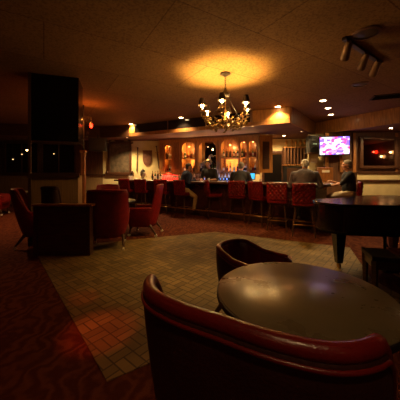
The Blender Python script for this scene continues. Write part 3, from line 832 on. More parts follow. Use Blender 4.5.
for k, deg in enumerate((-103, -43, 17, 77, 137, 197)):
    a = math.radians(deg); ca, sa = math.cos(a), math.sin(a)
    def P(r, z): return (r * ca, r * sa, z)
    arm = MB().tube([P(.03, -.80), P(.12, -.93), P(.24, -.98), P(.36, -.93), P(.43, -.82), P(.45, -.72)], [.013, .012, .011, .011, .01, .009], 8).build('arm', M['old_brass'], ch, smooth=True)
    MB().tube([P(.2, -.97), P(.28, -.88), P(.24, -.80), P(.18, -.84), P(.21, -.88)], .007, 6).build('scroll', M['old_brass'], arm, smooth=True)
    lf = MB()
    for q in range(20):
        rr = random.uniform(.1, .46); zz = -.84 - .14 * math.sin(rr / .46 * PI) + random.uniform(-.07, .09)
        b0 = Vector(P(rr, zz)); rnd = random.Random(k * 20 + q)
        d = Vector((rnd.uniform(-1, 1), rnd.uniform(-1, 1), rnd.uniform(-.6, 1))).normalized(); s_ = d.cross(Vector((0, .3, 1))).normalized()
        L, w_ = .095, .03
        up_ = d.cross(s_) * .01
        v = [lf.bm.verts.new(x) for x in (b0, b0 + d * L * .5 + s_ * w_ + up_, b0 + d * L, b0 + d * L * .5 - s_ * w_ + up_, b0 + d * L * .5 - up_, b0 + d * L * .5 - up_ * 2)]
        lf.bm.faces.new((v[0], v[1], v[4])); lf.bm.faces.new((v[1], v[2], v[4])); lf.bm.faces.new((v[2], v[3], v[4])); lf.bm.faces.new((v[3], v[0], v[4]))
        lf.bm.faces.new((v[0], v[5], v[1])); lf.bm.faces.new((v[1], v[5], v[2])); lf.bm.faces.new((v[2], v[5], v[3])); lf.bm.faces.new((v[3], v[5], v[0]))
    lf.build('leaves', M['old_brass'], arm)
    MB().lathe([(.045, -.735), (.04, -.72), (.012, -.715)], P(.45, 0)[:2] + (0,), 14).build('drip_cup', M['brass'], arm, smooth=True)
    MB().lathe([(.014, -.715), (.014, -.66), (.012, -.655)], P(.45, 0)[:2] + (0,), 10).build('candle_sleeve', M['white'], arm, smooth=True)
    MB().lathe([(.006, -.668), (.022, -.66), (.030, -.635), (.026, -.60), (.012, -.565)], P(.45, 0)[:2] + (0,), 12).build('bulb', M['bulb'], arm, smooth=True)
    # shade: thin truncated cone, open at both ends
    x0, y0 = P(.45, 0)[:2]
    s_ = MB(); seg = 20; R = [(.075, -.63), (.042, -.50), (.038, -.50), (.071, -.63)]; rings = []
    for r_, z_ in R: rings.append([s_.bm.verts.new((x0 + r_ * math.cos(2 * PI * i / seg), y0 + r_ * math.sin(2 * PI * i / seg), z_)) for i in range(seg)])
    for i in range(4):
        A, B = rings[i], rings[(i + 1) % 4]
        for j in range(seg): s_.bm.faces.new((A[j], A[(j + 1) % seg], B[(j + 1) % seg], B[j]))
    s_.build('lamp_shade', M['iron'], arm, smooth=True)
    point('bulb_light', (x0, y0, -.545), 23, (1, .60, .15), .012, ch)
    point('bulb_light', (x0 * .93, y0 * .93, -.68), 7, (1, .56, .18), .02, ch)

# ------------------------------------------------------------------ ceiling track light, vents
a_, b_ = cpx(344, 37), cpx(381, 62)
tr = thing('track_light', 'ceiling track with three brown spotlight cans at the upper right', 'track light', (*a_, CEIL), math.atan2(b_[1] - a_[1], b_[0] - a_[0]))
TL = math.hypot(b_[0] - a_[0], b_[1] - a_[1])
MB().box((TL / 2, 0, -.02), (TL, .06, .04), bev=.006).build('track', M['grey'], tr)
for k, x in enumerate((.12, TL * .52, TL * .86)):
    st = MB().cone((x, 0, -.04), (x, 0, -.13), .012).build('stem', M['grey'], tr)
    MB().cone((x - .06, -.03, -.10), (x + .10, .09, -.2), .05, .062, 18).cone((x - .1, -.06, -.075), (x - .06, -.03, -.10), .03, .05, 18).build('lamp_can', M['brown_can'], tr, smooth=True)
for px, py, r, lab in ((366, 33, .17, 'round ceiling speaker grille above the track light'), (360, 84, .16, 'round ceiling speaker grille below the track light')):
    x, y = cpx(px, py); t = thing('ceiling_speaker', lab, 'speaker', (x, y, CEIL))
    MB().lathe([(r, 0), (r, -.012), (r - .03, -.02), (r - .03, 0)], seg=28).build('ring', M['low_ceiling'], t, smooth=True)
    MB().lathe([(r - .03, -.004), (r * .4, -.012), (.002, -.014)], seg=28).build('grille', M['grey'], t, smooth=True)
x, y = cpx(391, 96)
vt = thing('ceiling_vent', 'dark rectangular air vent in the ceiling at the right edge', 'vent', (x, y, CEIL), -.35)
MB().box((0, 0, -.008), (.8, .4, .016), bev=.004).build('frame', M['grey'], vt)
for k in range(7): MB().box((0, -.15 + k * .05, -.02), (.72, .012, .014), rx=.5).build('slat', M['black'], vt)

# ------------------------------------------------------------------ armchairs
def catmull(P, n):
    out = []
    for i in range(len(P) - 1):
        p0, p1, p2, p3 = P[max(i - 1, 0)], P[i], P[i + 1], P[min(i + 2, len(P) - 1)]
        for k in range(n):
            t = k / n
            out.append(tuple(.5 * ((2 * b) + (-a + c) * t + (2 * a - 5 * b + 4 * c - d) * t * t + (-a + 3 * b - 3 * c + d) * t ** 3) for a, b, c, d in zip(p0, p1, p2, p3)))
    out.append(P[-1]); return out


def armchair(name, label, loc, rz, H, AH, Wd, fabric, outer, lean=.07, foot=.8, dscale=1.0, drop=(.46, .66), th=.075, caster=True, rim_m=None, tuft=False, seat_z=.44, group=None, flare=.0, rail=.034):
    t = thing(name, label, 'armchair', loc, rz, group)
    half = [(0, -.34), (.13, -.335), (.245, -.30), (.325, -.21), (.35, -.07), (.352, .08), (.345, .27 * dscale)]
    half = [(x * Wd / .7, y) for x, y in half]
    hp = catmull(half, 4); path = [(-x, y) for x, y in hp[::-1][:-1]] + hp; n = len(path)
    Zb = .20
    def hgt(i):
        u = abs(i / (n - 1) * 2 - 1)
        k = min(1, max(0, (u - drop[0]) / (drop[1] - drop[0]))); k = k * k * (3 - 2 * k)
        return H + (AH - H) * k - .02 * u
    bm = bmesh.new(); nz = 12; O, I = [], []
    for i, (x, y) in enumerate(path):
        a = path[max(i - 1, 0)]; b = path[min(i + 1, n - 1)]
        tx, ty = b[0] - a[0], b[1] - a[1]; l = math.hypot(tx, ty); nx, ny = ty / l, -tx / l   # outward
        h = hgt(i); ro, ri = [], []
        for j in range(nz + 1):
            v = j / nz; z = Zb + (h - Zb) * v
            s = foot + (1 - foot) * min(1, v ** .7)
            bow = .018 * math.sin(v * PI)
            s += flare * max(0, (z - .72) / .35) ** 2
            cx, cy = x * s, y * s - lean * (z - .4) / .6 * (1 if y < 0.05 else max(0, 1 - (y - .05) / .15))
            tt = th * (.85 + .15 * math.sin(v * PI))
            dimple = 0
            if tuft and z > seat_z + .06: dimple = .012 * abs(math.sin(i * PI / 4) * math.sin((z - .1) * 16)) ** .5
            ro.append(bm.verts.new((cx + nx * bow, cy + ny * bow, z))); ri.append(bm.verts.new((cx - nx * (tt + dimple), cy - ny * (tt + dimple), z)))
        # rounded top
        top = bm.verts.new(((ro[-1].co.x * .7 + ri[-1].co.x * .3), (ro[-1].co.y * .7 + ri[-1].co.y * .3), h + .022))
        top2 = bm.verts.new(((ro[-1].co.x * .3 + ri[-1].co.x * .7), (ro[-1].co.y * .3 + ri[-1].co.y * .7), h + .022))
        O.append(ro + [top]); I.append(ri + [top2])
    m = nz + 2
    for i in range(n - 1):
        for j in range(m - 1):
            bm.faces.new((O[i][j], O[i + 1][j], O[i + 1][j + 1], O[i][j + 1]))
            bm.faces.new((I[i][j], I[i][j + 1], I[i + 1][j + 1], I[i + 1][j]))
        bm.faces.new((O[i][-1], O[i + 1][-1], I[i + 1][-1], I[i][-1])); bm.faces.new((O[i][0], I[i][0], I[i + 1][0], O[i + 1][0]))
    for i in (0, n - 1):
        for j in range(m - 1): bm.faces.new((O[i][j], O[i][j + 1], I[i][j + 1], I[i][j]))
    for f in bm.faces: f.smooth = True
    bmesh.ops.recalc_face_normals(bm, faces=bm.faces)
    me = bpy.data.meshes.new('backrest'); me.materials.append(fabric); me.materials.append(outer)
    rimpts = [(O[i][-1].co + I[i][-1].co) / 2 + Vector((0, 0, -.002)) for i in range(n)]
    pip = [O[i][-2].co * 1.0 + Vector((0, 0, -.006)) for i in range(n)]
    ends = [(O[i][j].co + I[i][j].co) / 2 for i in (0, n - 1) for j in range(m)]
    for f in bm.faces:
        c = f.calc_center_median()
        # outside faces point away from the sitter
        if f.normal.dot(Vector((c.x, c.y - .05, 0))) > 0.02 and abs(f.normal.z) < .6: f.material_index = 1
    bm.to_mesh(me); bm.free()
    o = bpy.data.objects.new('backrest', me); COL.objects.link(o); o.parent = t
    rm = rim_m or fabric
    MB().tube(rimpts, [rail if 0 < i < n - 1 else rail * .85 for i in range(n)], 12).build('top_rail', rm, t, smooth=True)
    MB().tube(pip, .006, 8).build('piping', rm, t, smooth=True)
    # front post facing of the arms
    for k in (0, 1):
        e = ends[k * m:(k + 1) * m]
        MB().tube([e[0], e[m // 2], e[-2], e[-1]], [.036, .038, .042, .04], 12).build('arm_facing', rm, t, smooth=True)
    # seat
    w = Wd * .5 - th - .005
    sp = [(-w, .27 * dscale), (w, .27 * dscale), (w, -.08), (w * .75, -.2), (w * .3, -.245), (-w * .3, -.245), (-w * .75, -.2), (-w, -.08)]
    MB().prism([(x * .97, y) for x, y in sp], seat_z - .12, seat_z).build('seat_cushion', fabric, t, smooth=True, bevel=.03)
    MB().prism([(x * .95, y * .97) for x, y in sp], .20, seat_z - .125).build('seat_frame', outer, t)
    for sx, sy in ((-1, 1), (1, 1), (-1, -1), (1, -1)):
        x0, y0 = sx * Wd * .36, (.2 * dscale if sy > 0 else -.2); x1, y1 = sx * Wd * .38, (.25 * dscale if sy > 0 else -.34)
        lg = MB().cone((x1, y1, .05 if caster else 0), (x0, y0, .24), .016, .03, 10).build('leg', M['dark_wood'], t, smooth=True)
        if caster:
            MB().cone((x1 - .014, y1, .027), (x1 + .014, y1, .027), .027, .027, 14).cone((x1, y1, .03), (x1, y1, .065), .012)  .build('caster', M['white'], lg, smooth=True)
    return t


def face_rot(dx, dy): return math.atan2(dy, dx) - PI / 2


TC = Vector((.52, 1.29))
# foreground chair
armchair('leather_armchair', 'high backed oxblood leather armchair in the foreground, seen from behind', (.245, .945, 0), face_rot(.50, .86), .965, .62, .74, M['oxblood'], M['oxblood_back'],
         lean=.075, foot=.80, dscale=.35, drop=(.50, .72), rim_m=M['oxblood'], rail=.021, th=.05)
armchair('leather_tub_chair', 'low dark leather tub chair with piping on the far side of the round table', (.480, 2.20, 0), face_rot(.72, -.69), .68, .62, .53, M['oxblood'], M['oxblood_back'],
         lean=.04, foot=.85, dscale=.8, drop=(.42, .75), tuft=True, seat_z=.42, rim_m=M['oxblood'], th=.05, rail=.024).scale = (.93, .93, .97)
armchair('red_armchair', 'red armchair on casters seen from behind beside the wooden partition', (-1.68, 4.62, 0), face_rot(-.25, 1), 1.02, .64, .72, M['red_fabric'], M['red_fabric'], lean=.05, foot=.72, flare=.04)
armchair('red_armchair', 'red armchair in profile facing left, in front of the bar stools', (-1.24, 5.55, 0), face_rot(-1, .12), 1.06, .58, .62, M['red_fabric'], M['red_fabric'], lean=.06, drop=(.28, .43), flare=.03)
armchair('red_armchair', 'red armchair at the left end of the wooden partition, half hidden by it', (-3.05, 4.75, 0), face_rot(.9, .45), 1.02, .62, .62, M['red_fabric'], M['red_fabric'], lean=.10)
armchair('dark_armchair', 'small dark chair back showing above the partition before the pillar', (-2.53, 4.38, 0), face_rot(.1, 1), 1.08, .62, .34, M['oxblood_back'], M['oxblood_back'], lean=.0, caster=False, dscale=.3, th=.04, group=None).scale = (1, .62, 1)
armchair('red_armchair', 'dim red armchair far back at the left edge of the room', (-6.6, 8.1, 0), face_rot(1, .3), 1.12, .62, .7, M['red_fabric'], M['red_fabric'])
armchair('red_armchair', 'dim red armchair behind the round table, left of the bar stools', (-2.72, 7.35, 0), face_rot(.3, -1), .96, .62, .7, M['red_fabric'], M['red_fabric'])


def round_table(x, y, r, h, name, label, mt, rimm):
    t = thing(name, label, 'table', (x, y, 0))
    MB().lathe([(r - .012, h - .035), (r, h - .03), (r, h - .006), (r - .006, h)], seg=72).build('tabletop', mt, t, smooth=True)
    MB().lathe([(r + .001, h - .033), (r + .006, h - .03), (r + .006, h - .008), (r + .001, h - .005)], seg=72).build('edge_band', rimm, t, smooth=True)
    MB().lathe([(.035, .05), (.035, h - .08), (.1, h - .04)], seg=18).build('pedestal', M['black'], t, smooth=True)
    for k in range(4):
        a = k * PI / 2 + PI / 4 + .3
        MB().tube([(0, 0, .09), (.14 * math.cos(a), .14 * math.sin(a), .06), (r * .62 * math.cos(a), r * .62 * math.sin(a), .022)], [.03, .026, .018], 8).build('foot', M['iron'], t, smooth=True)
    return t


round_table(TC.x + .004, TC.y, .43, .74, 'round_table', 'round worn brown laminate table in the foreground', M['table'], M['black'])
round_table(-2.05, 5.95, .5, .70, 'round_table', 'small round dark table between the two red armchairs', M['table'], M['black'])
round_table(-5.9, 8.6, .5, .72, 'round_table', 'dim round table far back at the left side', M['table'], M['black'])
round_table(-3.9, 8.0, .5, .72, 'round_table', 'round table beside the lantern post, in front of the relief', M['table'], M['black'])

# low wooden partition
pt = thing('wooden_partition', 'low dark wooden partition with a cap rail in front of the pillar', 'partition', (-2.25, 4.07, 0))
MB().box((0, .06, .41), (.90, .10, .78), bev=.006).build('panel', M['wood'] if False else mat('partition_wood', (0.075, 0.028, 0.014), .35, var=.4, scale=4, stretch=(1, 1, 6), coat=.2), pt)
MB().box((0, .06, .825), (.98, .16, .035), bev=.008).build('cap_rail', M['wood'], pt)
MB().box((0, .06, .04), (.93, .13, .08), bev=.006).build('plinth', M['dark_wood'], pt)
for sx in (-1, 1): MB().box((sx * .43, .055, .43), (.06, .13, .78), bev=.008).build('post', M['dark_wood'], pt)

# lantern post with iron scroll
X0, Y0 = -3.17, 6.8
lp = thing('lantern_post', 'wooden post with wrought iron scrollwork carrying the red lantern', 'post', (X0, Y0, 0))
MB().box((0, 0, .95), (.10, .10, 1.9), bev=.012).build('post', M['wood'], lp)
MB().box((0, 0, .05), (.2, .2, .1), bev=.012).build('base', M['wood'], lp)
MB().box((0, 0, 1.93), (.15, .15, .06), bev=.012).build('cap', M['wood'], lp)
ir = MB().cone((0, 0, 1.95), (0, 0, CEIL), .018)
for k in range(5):
    z = 2.1 + k * .2; s_ = 1 if k % 2 else -1
    ir.tube([(0, 0, z), (s_ * .1, 0, z + .03), (s_ * .14, .02, z + .11), (s_ * .09, 0, z + .17), (s_ * .04, 0, z + .12), (s_ * .07, 0, z + .08)], .009, 6)
ir.build('scrollwork', M['iron'], lp, smooth=True)
MB().tube([(0, 0, 2.85), (.1, 0, 2.9), (.2, 0, 2.86), (.21, 0, 2.78)], .01, 6).build('bracket', M['iron'], lp, smooth=True)
ln = thing('red_lantern', 'small glowing red lantern hanging from the iron scrollwork', 'lantern', (X0 + .21, Y0, 2.58)); ln.scale = (.8, .8, .8)
MB().lathe([(.035, 0), (.05, .03), (.055, .10), (.04, .13)], seg=8).build('glass', M['red_glow'], ln, smooth=True)
MB().lathe([(.095, .125), (.09, .14), (.03, .18), (.012, .22)], seg=16).build('hood', M['iron'], ln, smooth=True)
point('lantern_light', (.0, -.13, .24), 5, (1, .24, .03), .03, ln)
point('lantern_light', (.0, -.1, .04), 1.2, (1, .10, .03), .03, ln)

# wall speaker
sp_ = thing('wall_speaker', 'black box loudspeaker hung under the dropped ceiling left of the relief', 'speaker', at(98, 151, 9.6), .25)
MB().box((0, 0, .24), (.62, .35, .48), bev=.015).build('cabinet', M['black'], sp_)
MB().box((0, -.18, .24), (.56, .012, .42), bev=.005).build('grille', M['black'], sp_)
MB().cone((0, 0, .48), (0, 0, .62), .03).build('bracket', M['iron'], sp_)

# ------------------------------------------------------------------ grand piano and bench
pn_ = thing('grand_piano', 'black lacquered grand piano with its lid closed, at the right edge', 'piano', (.13, 0, 0))
side = [(1.50, 3.62), (1.47, 3.42), (1.52, 3.24), (1.66, 3.12), (1.9, 3.06), (2.2, 3.02), (2.6, 2.98), (3.3, 2.95), (3.3, 4.35), (2.9, 4.4), (2.5, 4.25), (2.2, 3.98), (1.9, 3.86), (1.62, 3.8)]
sm = catmull(side[:8], 4) + catmull(side[8:], 4)[0:]
def inset(P, k):
    cx = sum(p[0] for p in P) / len(P); cy = sum(p[1] for p in P) / len(P)
    return [(cx + (x - cx) * (1 - k), cy + (y - cy) * (1 - k)) for x, y in P]
MB().prism(inset(sm, .015), .60, .932).build('case', M['piano'], pn_, bevel=.008)
MB().prism(sm, .936, .96).build('lid', M['piano'], pn_, bevel=.008)
MB().prism(inset(sm, .05), .57, .60).build('soundboard_frame', M['black'], pn_)
for x, y in ((1.84, 3.55), (3.12, 3.2), (3.12, 4.2)):
    lg = MB().box((x, y, .56), (.17, .17, .08), bev=.01)
    for (z0, z1, r0, r1) in ((.08, .52, .042, .078),):
        t_ = bmesh.new(); bmesh.ops.create_cone(t_, cap_ends=True, segments=4, radius1=r0 * 1.3, radius2=r1 * 1.3, depth=z1 - z0)
        lg._add(t_, Matrix.Translation((x, y, (z0 + z1) / 2)) @ Matrix.Rotation(PI / 4, 4, 'Z'))
    lgo = lg.build('leg', M['piano'], pn_)
    MB().cone((x - .012, y, .04), (x + .012, y, .04), .04, .04, 16).cone((x, y, .04), (x, y, .09), .02).build('caster', M['brass'], lgo, smooth=True)
ly = MB().tube([(2.36, 3.36, .58), (2.31, 3.30, .35), (2.28, 3.26, .12)], .02, 8).tube([(2.56, 3.36, .58), (2.58, 3.30, .35), (2.6, 3.26, .12)], .02, 8)
ly.box((2.44, 3.25, .1), (.42, .14, .06), bev=.01).tube([(2.44, 3.27, .14), (2.44, 3.6, .57)], .012, 6)
lyo = ly.build('pedal_lyre', M['piano'], pn_, smooth=True)
for k in (-1, 0, 1): MB().box((2.44 + k * .08, 3.14, .06), (.035, .12, .012), bev=.004).build('pedal', M['brass'], lyo)

bn = thing('piano_bench', 'dark wooden bench beside the piano at the right edge', 'bench', (2.23, 2.66, 0), -.30)
MB().box((0, 0, .455), (.80, .36, .05), bev=.012).build('seat', M['black'], bn)
MB().box((.1, 0, .49), (.5, .30, .03), bev=.012).build('seat_pad', M['bar_leather'], bn)
ap = MB()
for sy in (-1, 1): ap.box((0, sy * .155, .39), (.72, .02, .09))
for sx in (-1, 1): ap.box((sx * .37, 0, .39), (.02, .3, .09))
ap.build('apron', M['dark_wood'], bn)
for sx in (-1, 1):
    for sy in (-1, 1): MB().cone((sx * .365, sy * .15, 0), (sx * .365, sy * .15, .43), .022, .036, 4).build('leg', M['dark_wood'], bn)

# ------------------------------------------------------------------ bar stools
def make_stool():
    t = thing('bar_stool', 'x', 'bar stool')
    o = MB().box((0, 0, .70), (.44, .42, .10), bev=.03).build('seat', M['red_leather'], t, smooth=True)
    bk = tuft_panel(.46, .44, .06, 48, 44, 5, 4, .021).build('backrest', M['red_leather'], t, smooth=True)
    bk.location = (0, -.205, .92); bk.rotation_euler = (math.radians(6), 0, 0)
    MB().box((0, 0, .635), (.36, .34, .03)).build('seat_frame', M['dark_wood'], t)
    for sx in (-1, 1):
        for sy in (-1, 1):
            MB().cone((sx * .225, sy * .215, 0), (sx * .15, sy * .14, .64), .014, .02, 8).build('leg', M['dark_wood'], t, smooth=True)
    k = .205; MB().tube([(-k, -k, .25), (k, -k, .25), (k, k, .25), (-k, k, .25)], .011, 8, True).build('footrest', M['brass'], t, smooth=True)
    return t


stp = make_stool()
sang = face_rot(BN.x, BN.y)
stools = [
    (2.25, 5.45, .28, 'red tufted bar stool under the grey haired man'),
    (1.87, 5.95, .12, 'empty red tufted bar stool left of the grey haired man'),
    (1.58, 6.55, -.30, 'shadowed red tufted bar stool right of the man in the black shirt'),
    (1.06, 7.0, .30, 'red tufted bar stool under the man in the black shirt'),
    (.40, 7.55, -.75, 'empty red tufted bar stool turned sideways right of the man in navy'),
    (-.52, 7.98, -.05, 'red tufted bar stool under the man in the navy shirt'),
    (-1.25, 8.45, .3, 'empty bar stool left of the man in navy'),
    (-2.03, 8.95, .3, 'red tufted bar stool showing behind the profile armchair'),
    (-2.72, 9.35, .3, 'red bar stool at the far left end of the bar below the relief'),
]
for i, (x, y, dr_, lab) in enumerate(stools):
    t = stp if i == 0 else copy_tree(stp)
    t.location = (x, y, 0); t.rotation_euler = (0, 0, sang + dr_); t['label'] = lab
M5 = Vector((3.62, 6.06))
t = copy_tree(stp); t.location = (M5.x, M5.y, 0); t.rotation_euler = (0, 0, face_rot(-.9, .43)); t['label'] = 'red bar stool under the man seated in profile at the right end of the bar'

# ------------------------------------------------------------------ people
def blob(name, chains, ells, m, parent, voxel=.012, smooth=5):
    b = MB()
    for ch_ in chains:
        for i, (p, r) in enumerate(ch_):
            b.ball(p, r, 2)
            if i:
                q, r0 = ch_[i - 1]
                if (Vector(p) - Vector(q)).length > .002: b.cone(q, p, r0, r, 14)
    for c, r, sc_, rz in ells: b.ball(c, r, 3, sc_, rz)
    o = b.build(name, m, parent)
    md = o.modifiers.new('r', 'REMESH'); md.mode = 'VOXEL'; md.voxel_size = voxel; md.use_smooth_shade = True
    if smooth:
        s2 = o.modifiers.new('s', 'SMOOTH'); s2.iterations = smooth; s2.factor = .5
    dg = bpy.context.evaluated_depsgraph_get(); me = bpy.data.meshes.new_from_object(o.evaluated_get(dg))
    o.modifiers.clear(); o.data = me
    return o


def ik(a, c, l1, l2, pole):
    a, c, pole = Vector(a), Vector(c), Vector(pole); d = c - a; L = min(d.length, (l1 + l2) * .995); u = d.normalized()
    c = a + u * L; x = (l1 * l1 - l2 * l2 + L * L) / (2 * L); h = math.sqrt(max(0, l1 * l1 - x * x))
    pp = (pole - u * pole.dot(u)).normalized(); return a + u * x + pp * h, c


def person(label, loc, rz, seat=.76, lean=.12, twist=0.0, head_turn=0.0, head_nod=.1, hands=((-.2, .45, .0), (.2, .45, .0)), feet=((-.12, .25, .28), (.12, .25, .28)),
           shirt='navy', pants='khaki', skin='skin', hair='dark_hair', shoes='shoe', short=True, glasses=False, stand=False, bald=False, big=1.0, pole=(0, -.2, -1)):
    t = thing('person', label, 'person', loc, rz)
    pz = seat + .10
    pel = Vector((0, 0, pz)); mid = Vector((0, lean * .35, pz + .2)); chest = Vector((0, lean, pz + .38)); nk = Vector((0, lean * 1.2, pz + .53))
    hd = nk + Vector((0, .03 + lean * .25, .14))
    R = Matrix.Rotation(twist, 3, 'Z')
    shl = [Vector((s_ * .175 * big, lean * 1.05, pz + .46)) for s_ in (-1, 1)]
    hips = [Vector((s_ * .095, 0, pz - .02)) for s_ in (-1, 1)]
    Sk = M[skin]; chains = []; ells = []
    # torso core
    chains.append([(pel, .125), (mid, .115), (chest, .125), (nk - Vector((0, 0, .05)), .07), (nk, .056), (hd - Vector((0, 0, .03)), .058)])
    arms = []
    for s_, sh_, hand in zip((-1, 1), shl, hands):
        hw = Vector(hand) + Vector((0, 0, pz))
        el, wr = ik(sh_, hw, .29, .26, Vector((s_ * .40, pole[1], pole[2])))
        arms.append((sh_, el, wr)); d = (wr - el).normalized()
        chains.append([(sh_, .055), (el, .040), (wr, .027)])
        # palm and fingers
        side = d.cross(Vector((0, 0, 1))).normalized() * -s_       # towards the thumb side (inward)
        dn = d.cross(side) * s_
        if dn.z > 0: dn = -dn
        pc_ = wr + d * .045
        for q, off in enumerate((-.028, -.009, .010, .029)):
            base = wr + d * .085 + side * off
            L = (.055, .068, .072, .064)[q]
            k1 = base + d * L * .45 + dn * .008; k2 = k1 + (d * .75 + dn * .65).normalized() * L * .33; k3 = k2 + (d * .4 + dn * .9).normalized() * L * .28
            chains.append([(wr + d * .03 + side * off * .5, .016), (base, .0125), (k1, .0105), (k2, .0095), (k3, .0085)])
        tb = wr + d * .03 + side * .028
        chains.append([(wr + d * .015 + side * .012, .017), (tb, .0135), (tb + side * .025 + d * .03, .0115), (tb + side * .03 + d * .055 + dn * .01, .010)])
    legs = []
    for s_, hp_, ft in zip((-1, 1), hips, feet):
        an = Vector(ft) + Vector((0, 0, .07))
        kn, an = ik(hp_, an, .43, .43, Vector((s_ * .15, 1, .4)))
        legs.append((hp_, kn, an)); chains.append([(hp_, .085), (kn, .055), (an, .036)])
    # head: skull, jaw, nose, ears
    Hm = Matrix.Rotation(head_turn, 3, 'Z') @ Matrix.Rotation(-head_nod, 3, 'X')
    def hp2(x, y, z): return hd + Hm @ Vector((x, y, z))
    ells += [(hp2(0, -.012, .035), .1, (.78, .97, .92), head_turn), (hp2(0, .022, -.025), .075, (.84, .95, 1.1), head_turn), (hp2(0, .05, -.075), .034, (1.1, .9, .8), head_turn)]
    chains.append([(hp2(0, .088, .022), .010), (hp2(0, .108, -.012), .0145)])
    for s_ in (-1, 1):
        chains.append([(hp2(s_ * .078, -.005, .022), .016), (hp2(s_ * .081, -.008, -.012), .012)])
        chains.append([(hp2(s_ * .018, .1, -.012), .008), (hp2(s_ * .012, .1, -.012), .009)])
        chains.append([(hp2(s_ * .016, .084, .042), .008), (hp2(s_ * .042, .073, .040), .008)])
    chains.append([(hp2(-.022, .085, -.045), .009), (hp2(0, .092, -.046), .010), (hp2(.022, .085, -.045), .009)])
    body = blob('body', chains, ells, Sk, t, .0085, 3)
    for s_ in (-1, 1): MB().ball(hp2(s_ * .031, .079, .024), .0115, 2).build('eye', M['eye'], t, smooth=True)
    # hair
    hh = [(hp2(0, -.026, .052), .1, (.86, 1.02, .93), head_turn), (hp2(0, -.055, .0), .08, (.95, .75, 1.0), head_turn)]
    if bald: hh = [(hp2(0, -.045, .02), .095, (.90, .80, .90), head_turn), (hp2(0, -.03, .06), .09, (.88, .98, .85), head_turn)]
    ho = blob('hair', [[(hp2(-.074, -.01, .045), .022), (hp2(0, .035, .115), .022), (hp2(.074, -.01, .045), .022)]], hh, M[hair], t, .011, 3)
    # shirt
    sc_ = [[(mid - Vector((0, 0, .12)), .150 * big), (mid, .142 * big), (chest, .150 * big), (nk - Vector((0, .01, .07)), .085)]]
    el_ = [(chest + Vector((0, -.01, .0)), .16 * big, (1.18, .80, 1.0), 0), (mid + Vector((0, .01, -.05)), .16 * big, (1.1, .85, 1.0), 0), (nk + Vector((0, -.005, -.045)), .09, (1.1, .85, .6), 0)]
    for (sh_, e, w), s_ in zip(arms, (-1, 1)):
        end = e if short else e + (w - e) * .85
        c = [(chest + Vector((s_ * .06, 0, .06)), .09), (sh_, .074), (e * .55 + sh_ * .45, .062), (e, .054)]
        if not short: c.append((end, .040))
        sc_.append(c)
    so = blob('shirt', sc_, el_, M[shirt], t, .012, 5)
    MB().tube([nk + Vector((.068 * math.cos(a), .064 * math.sin(a) + .002, -.035 + .014 * -math.sin(a))) for a in [2 * PI * i / 16 for i in range(16)]], .013, 8, True).build('collar', M[shirt], so, smooth=True)
    pc2 = [[(pel + Vector((0, 0, -.02)), .140), (pel + Vector((0, 0, .05)), .135)]]
    for hp_, kn, an in legs: pc2.append([(hp_, .102), (hp_ * .45 + kn * .55, .086), (kn, .070), (kn * .5 + an * .5, .064), (an + Vector((0, 0, .02)), .052)])
    po = blob('trousers', pc2, [(pel, .15, (1.15, .9, .75), 0)], M[pants], t, .013, 4)
    for (hp_, kn, an), s_ in zip(legs, (-1, 1)):
        blob('shoe', [[(an + Vector((0, -.035, -.035)), .038), (an + Vector((s_ * .01, .06, -.045)), .036), (an + Vector((s_ * .02, .15, -.050)), .030)]], [], M[shoes], t, .010, 3)
    return t


def hb(dx, dy, dz): return (dx, dy, dz)


# hands are given relative to pelvis height: counter top 1.09 -> about +.25
person('man in a navy shirt and khaki trousers on a stool, turned right towards the bartender', (-.52, 8.04, 0), sang - .75, big=1.25, lean=.10, head_turn=-.2, hands=((-.16, .46, .27), (.26, .34, .12)),
       feet=((-.10, .36, .27), (.16, .30, .10)), shirt='navy', pants='khaki', hair='dark_hair', short=False, skin='skin_dark')
person('bartender in a dark shirt leaning on the inner edge of the bar', (.42, 8.50, 0), face_rot(-.45, -.9), seat=.86, lean=.24, head_turn=.35, hands=((-.16, .50, .17), (.2, .46, .17)),
       feet=((-.12, -.05, 0.02), (.12, -.05, .02)), shirt='black_cloth', pants='dark_trousers', skin='skin_dark', hair='dark_hair', short=True, head_nod=.15, big=1.15)
person('man in a black shirt seen from behind, seated below the amber niche', (1.10, 7.03, 0), sang + .22, lean=.16, hands=((-.26, .44, .26), (.26, .44, .27)),
       feet=((-.16, .34, .27), (.22, .30, .24)), shirt='black_cloth', pants='khaki', hair='salt_hair', short=True, big=1.22, shoes='white_shoe', head_nod=.2)
person('grey haired man in a grey shirt sitting at the bar with his back turned', (2.30, 5.52, 0), sang + .15, lean=.16, hands=((-.24, .44, .26), (.28, .42, .26)),
       feet=((-.14, .30, .27), (.14, .30, .27)), shirt='grey_cloth', pants='dark_trousers', hair='grey_hair', short=False, big=1.34, bald=True, head_nod=.15)
person('man in a black shirt and beige trousers in profile facing left at the bar end', (M5.x - .0, M5.y, 0), face_rot(-.95, .28), lean=.02, head_turn=.0, hands=((-.08, .44, .17), (.14, .33, .27)),
       feet=((-.12, .32, .27), (.12, .32, .27)), shirt='black_cloth', pants='beige', hair='salt_hair', short=True, head_nod=.05, big=1.05)

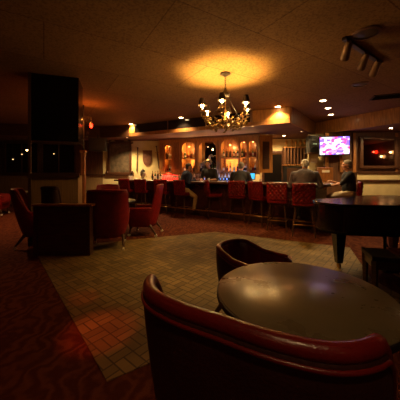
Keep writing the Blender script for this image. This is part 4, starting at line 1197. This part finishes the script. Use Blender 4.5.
# ------------------------------------------------------------------ lights behind the viewer and over the floor (recessed; several are added fill, unseen)
downlight(-1.2, -2.2, CEIL, 'added unseen fill light behind the viewer on the left', 10, c=(1, .4, .15), m='disc_dim')  # fill lamp added out of view to light the foreground
downlight(2.2, -2.6, CEIL, 'added unseen fill light behind the viewer on the right', 10, c=(1, .4, .15), m='disc_dim')  # second added fill lamp, also unseen
downlight(-3.6, .6, CEIL, 'added unseen red fill light over the left carpet', 8, c=(1, .12, .05), m='disc_dim')  # unseen red lamp added as fill on the left side
downlight(.15, -.35, CEIL, 'added unseen narrow light above the viewer brightening the foreground chair and table', 8.5, c=(1, .58, .26), m='disc_dim', angle=64, tilt=(.10, .34))  # unseen lamp added to light the chair rim and table top
sp2 = floor_at(100, 330)
t = downlight(sp2.x - .1, sp2.y - 1.0, CEIL, 'red spotlight in the ceiling aimed at the wood floor', 0, m='disc_dim', r=.05)
t_red = t
s = spot('red_beam', (sp2.x - .1, sp2.y - 1.0, CEIL - .04), 95, sp2, (1, .10, .02), .03, 13, .8)
s.parent = t; s.matrix_parent_inverse = Matrix.Translation(-Vector(t.location))

downlight(.65, -4.6, CEIL, 'recessed light far behind the viewer, mirrored high in the pillar', 8, c=(1, .45, .18))
downlight(1.0, -6.6, CEIL, 'recessed light far behind the viewer, mirrored lower in the pillar', 8, c=(1, .45, .18))
downlight(-5.5, 6.3, CEIL, 'added unseen light brightening the far left carpet beyond the pillar', 60, c=(1, .5, .18))  # added lamp, kept out of frame, brightens the carpet
for i, (px, py, Y) in enumerate(((27, 150, 9.9), (13, 159, 9.9), (22, 154, 10.2))):  # pendants added in place of lights reflected in the dark windows
    p = at(px, py, Y)
    t = thing('reflection_pendant', ['small warm pendant added for a window reflection at far left', 'dim pendant added for a window reflection, lowest of the three', 'small pendant added for a window reflection, between the other two'][i], 'lamp', p)
    MB().cone((0, 0, .05), (0, 0, LOW + .02 - p.z), .006).build('cord', M['black'], t)
    MB().lathe([(.07, .0), (.06, .03), (.02, .08)], seg=12).build('shade', M['iron'], t, smooth=True)
    MB().ball((0, 0, .0), .03).build('bulb', M['bulb' if i == 0 else 'disc_dim'], t, smooth=True)

downlight(-2.9, 9.95, LOW + .018, 'small added light under the soffit brightening the cream wall with the shield', 75, r=.04, m='disc_dim')  # lamp added here to brighten the cream wall

s = spot('red_beam', (sp2.x - .1, sp2.y - 1.0, CEIL - .045), 50, floor_at(84, 298), (1, .10, .02), .03, 6, .7)
s.parent = t_red; s.matrix_parent_inverse = Matrix.Translation(-Vector(t_red.location))

downlight(3.45, 8.5, LOW + .018, 'small added light under the soffit brightening the wall by the amplifier rack', 13, r=.035, m='disc_dim', angle=140)  # added lamp that lifts the cream wall beside the rack
for y, z, m_, cc, lab in ((5.25, 2.25, 'red_glow', (1, .05, .02), 'red glass wall lamp on the right wall, mirrored in the wall mirror'),
                      (6.3, 2.15, 'disc_dim', (1, .6, .25), 'warm wall lamp on the right wall nearest the wall mirror'),
                      (5.75, 2.0, 'disc_dim', (1, .6, .25), 'warm wall lamp on the right wall between two others')):
    t = thing('wall_lamp', lab, 'lamp', (XR, y, z))
    MB().box((-.01, 0, 0), (.02, .1, .16), bev=.005).build('back_plate', M['brass'], t)
    MB().tube([(-.01, 0, 0), (-.1, 0, -.03), (-.12, 0, .02)], .01).build('bracket', M['brass'], t, smooth=True)
    MB().lathe([(.03, .02), (.06, .06), (.055, .14), (.03, .17)], (-.12, 0, 0), 14).build('glass_shade', M[m_], t, smooth=True)
    point('wall_lamp_light', (-.25, 0, .1), 1.5, cc, .04, t)
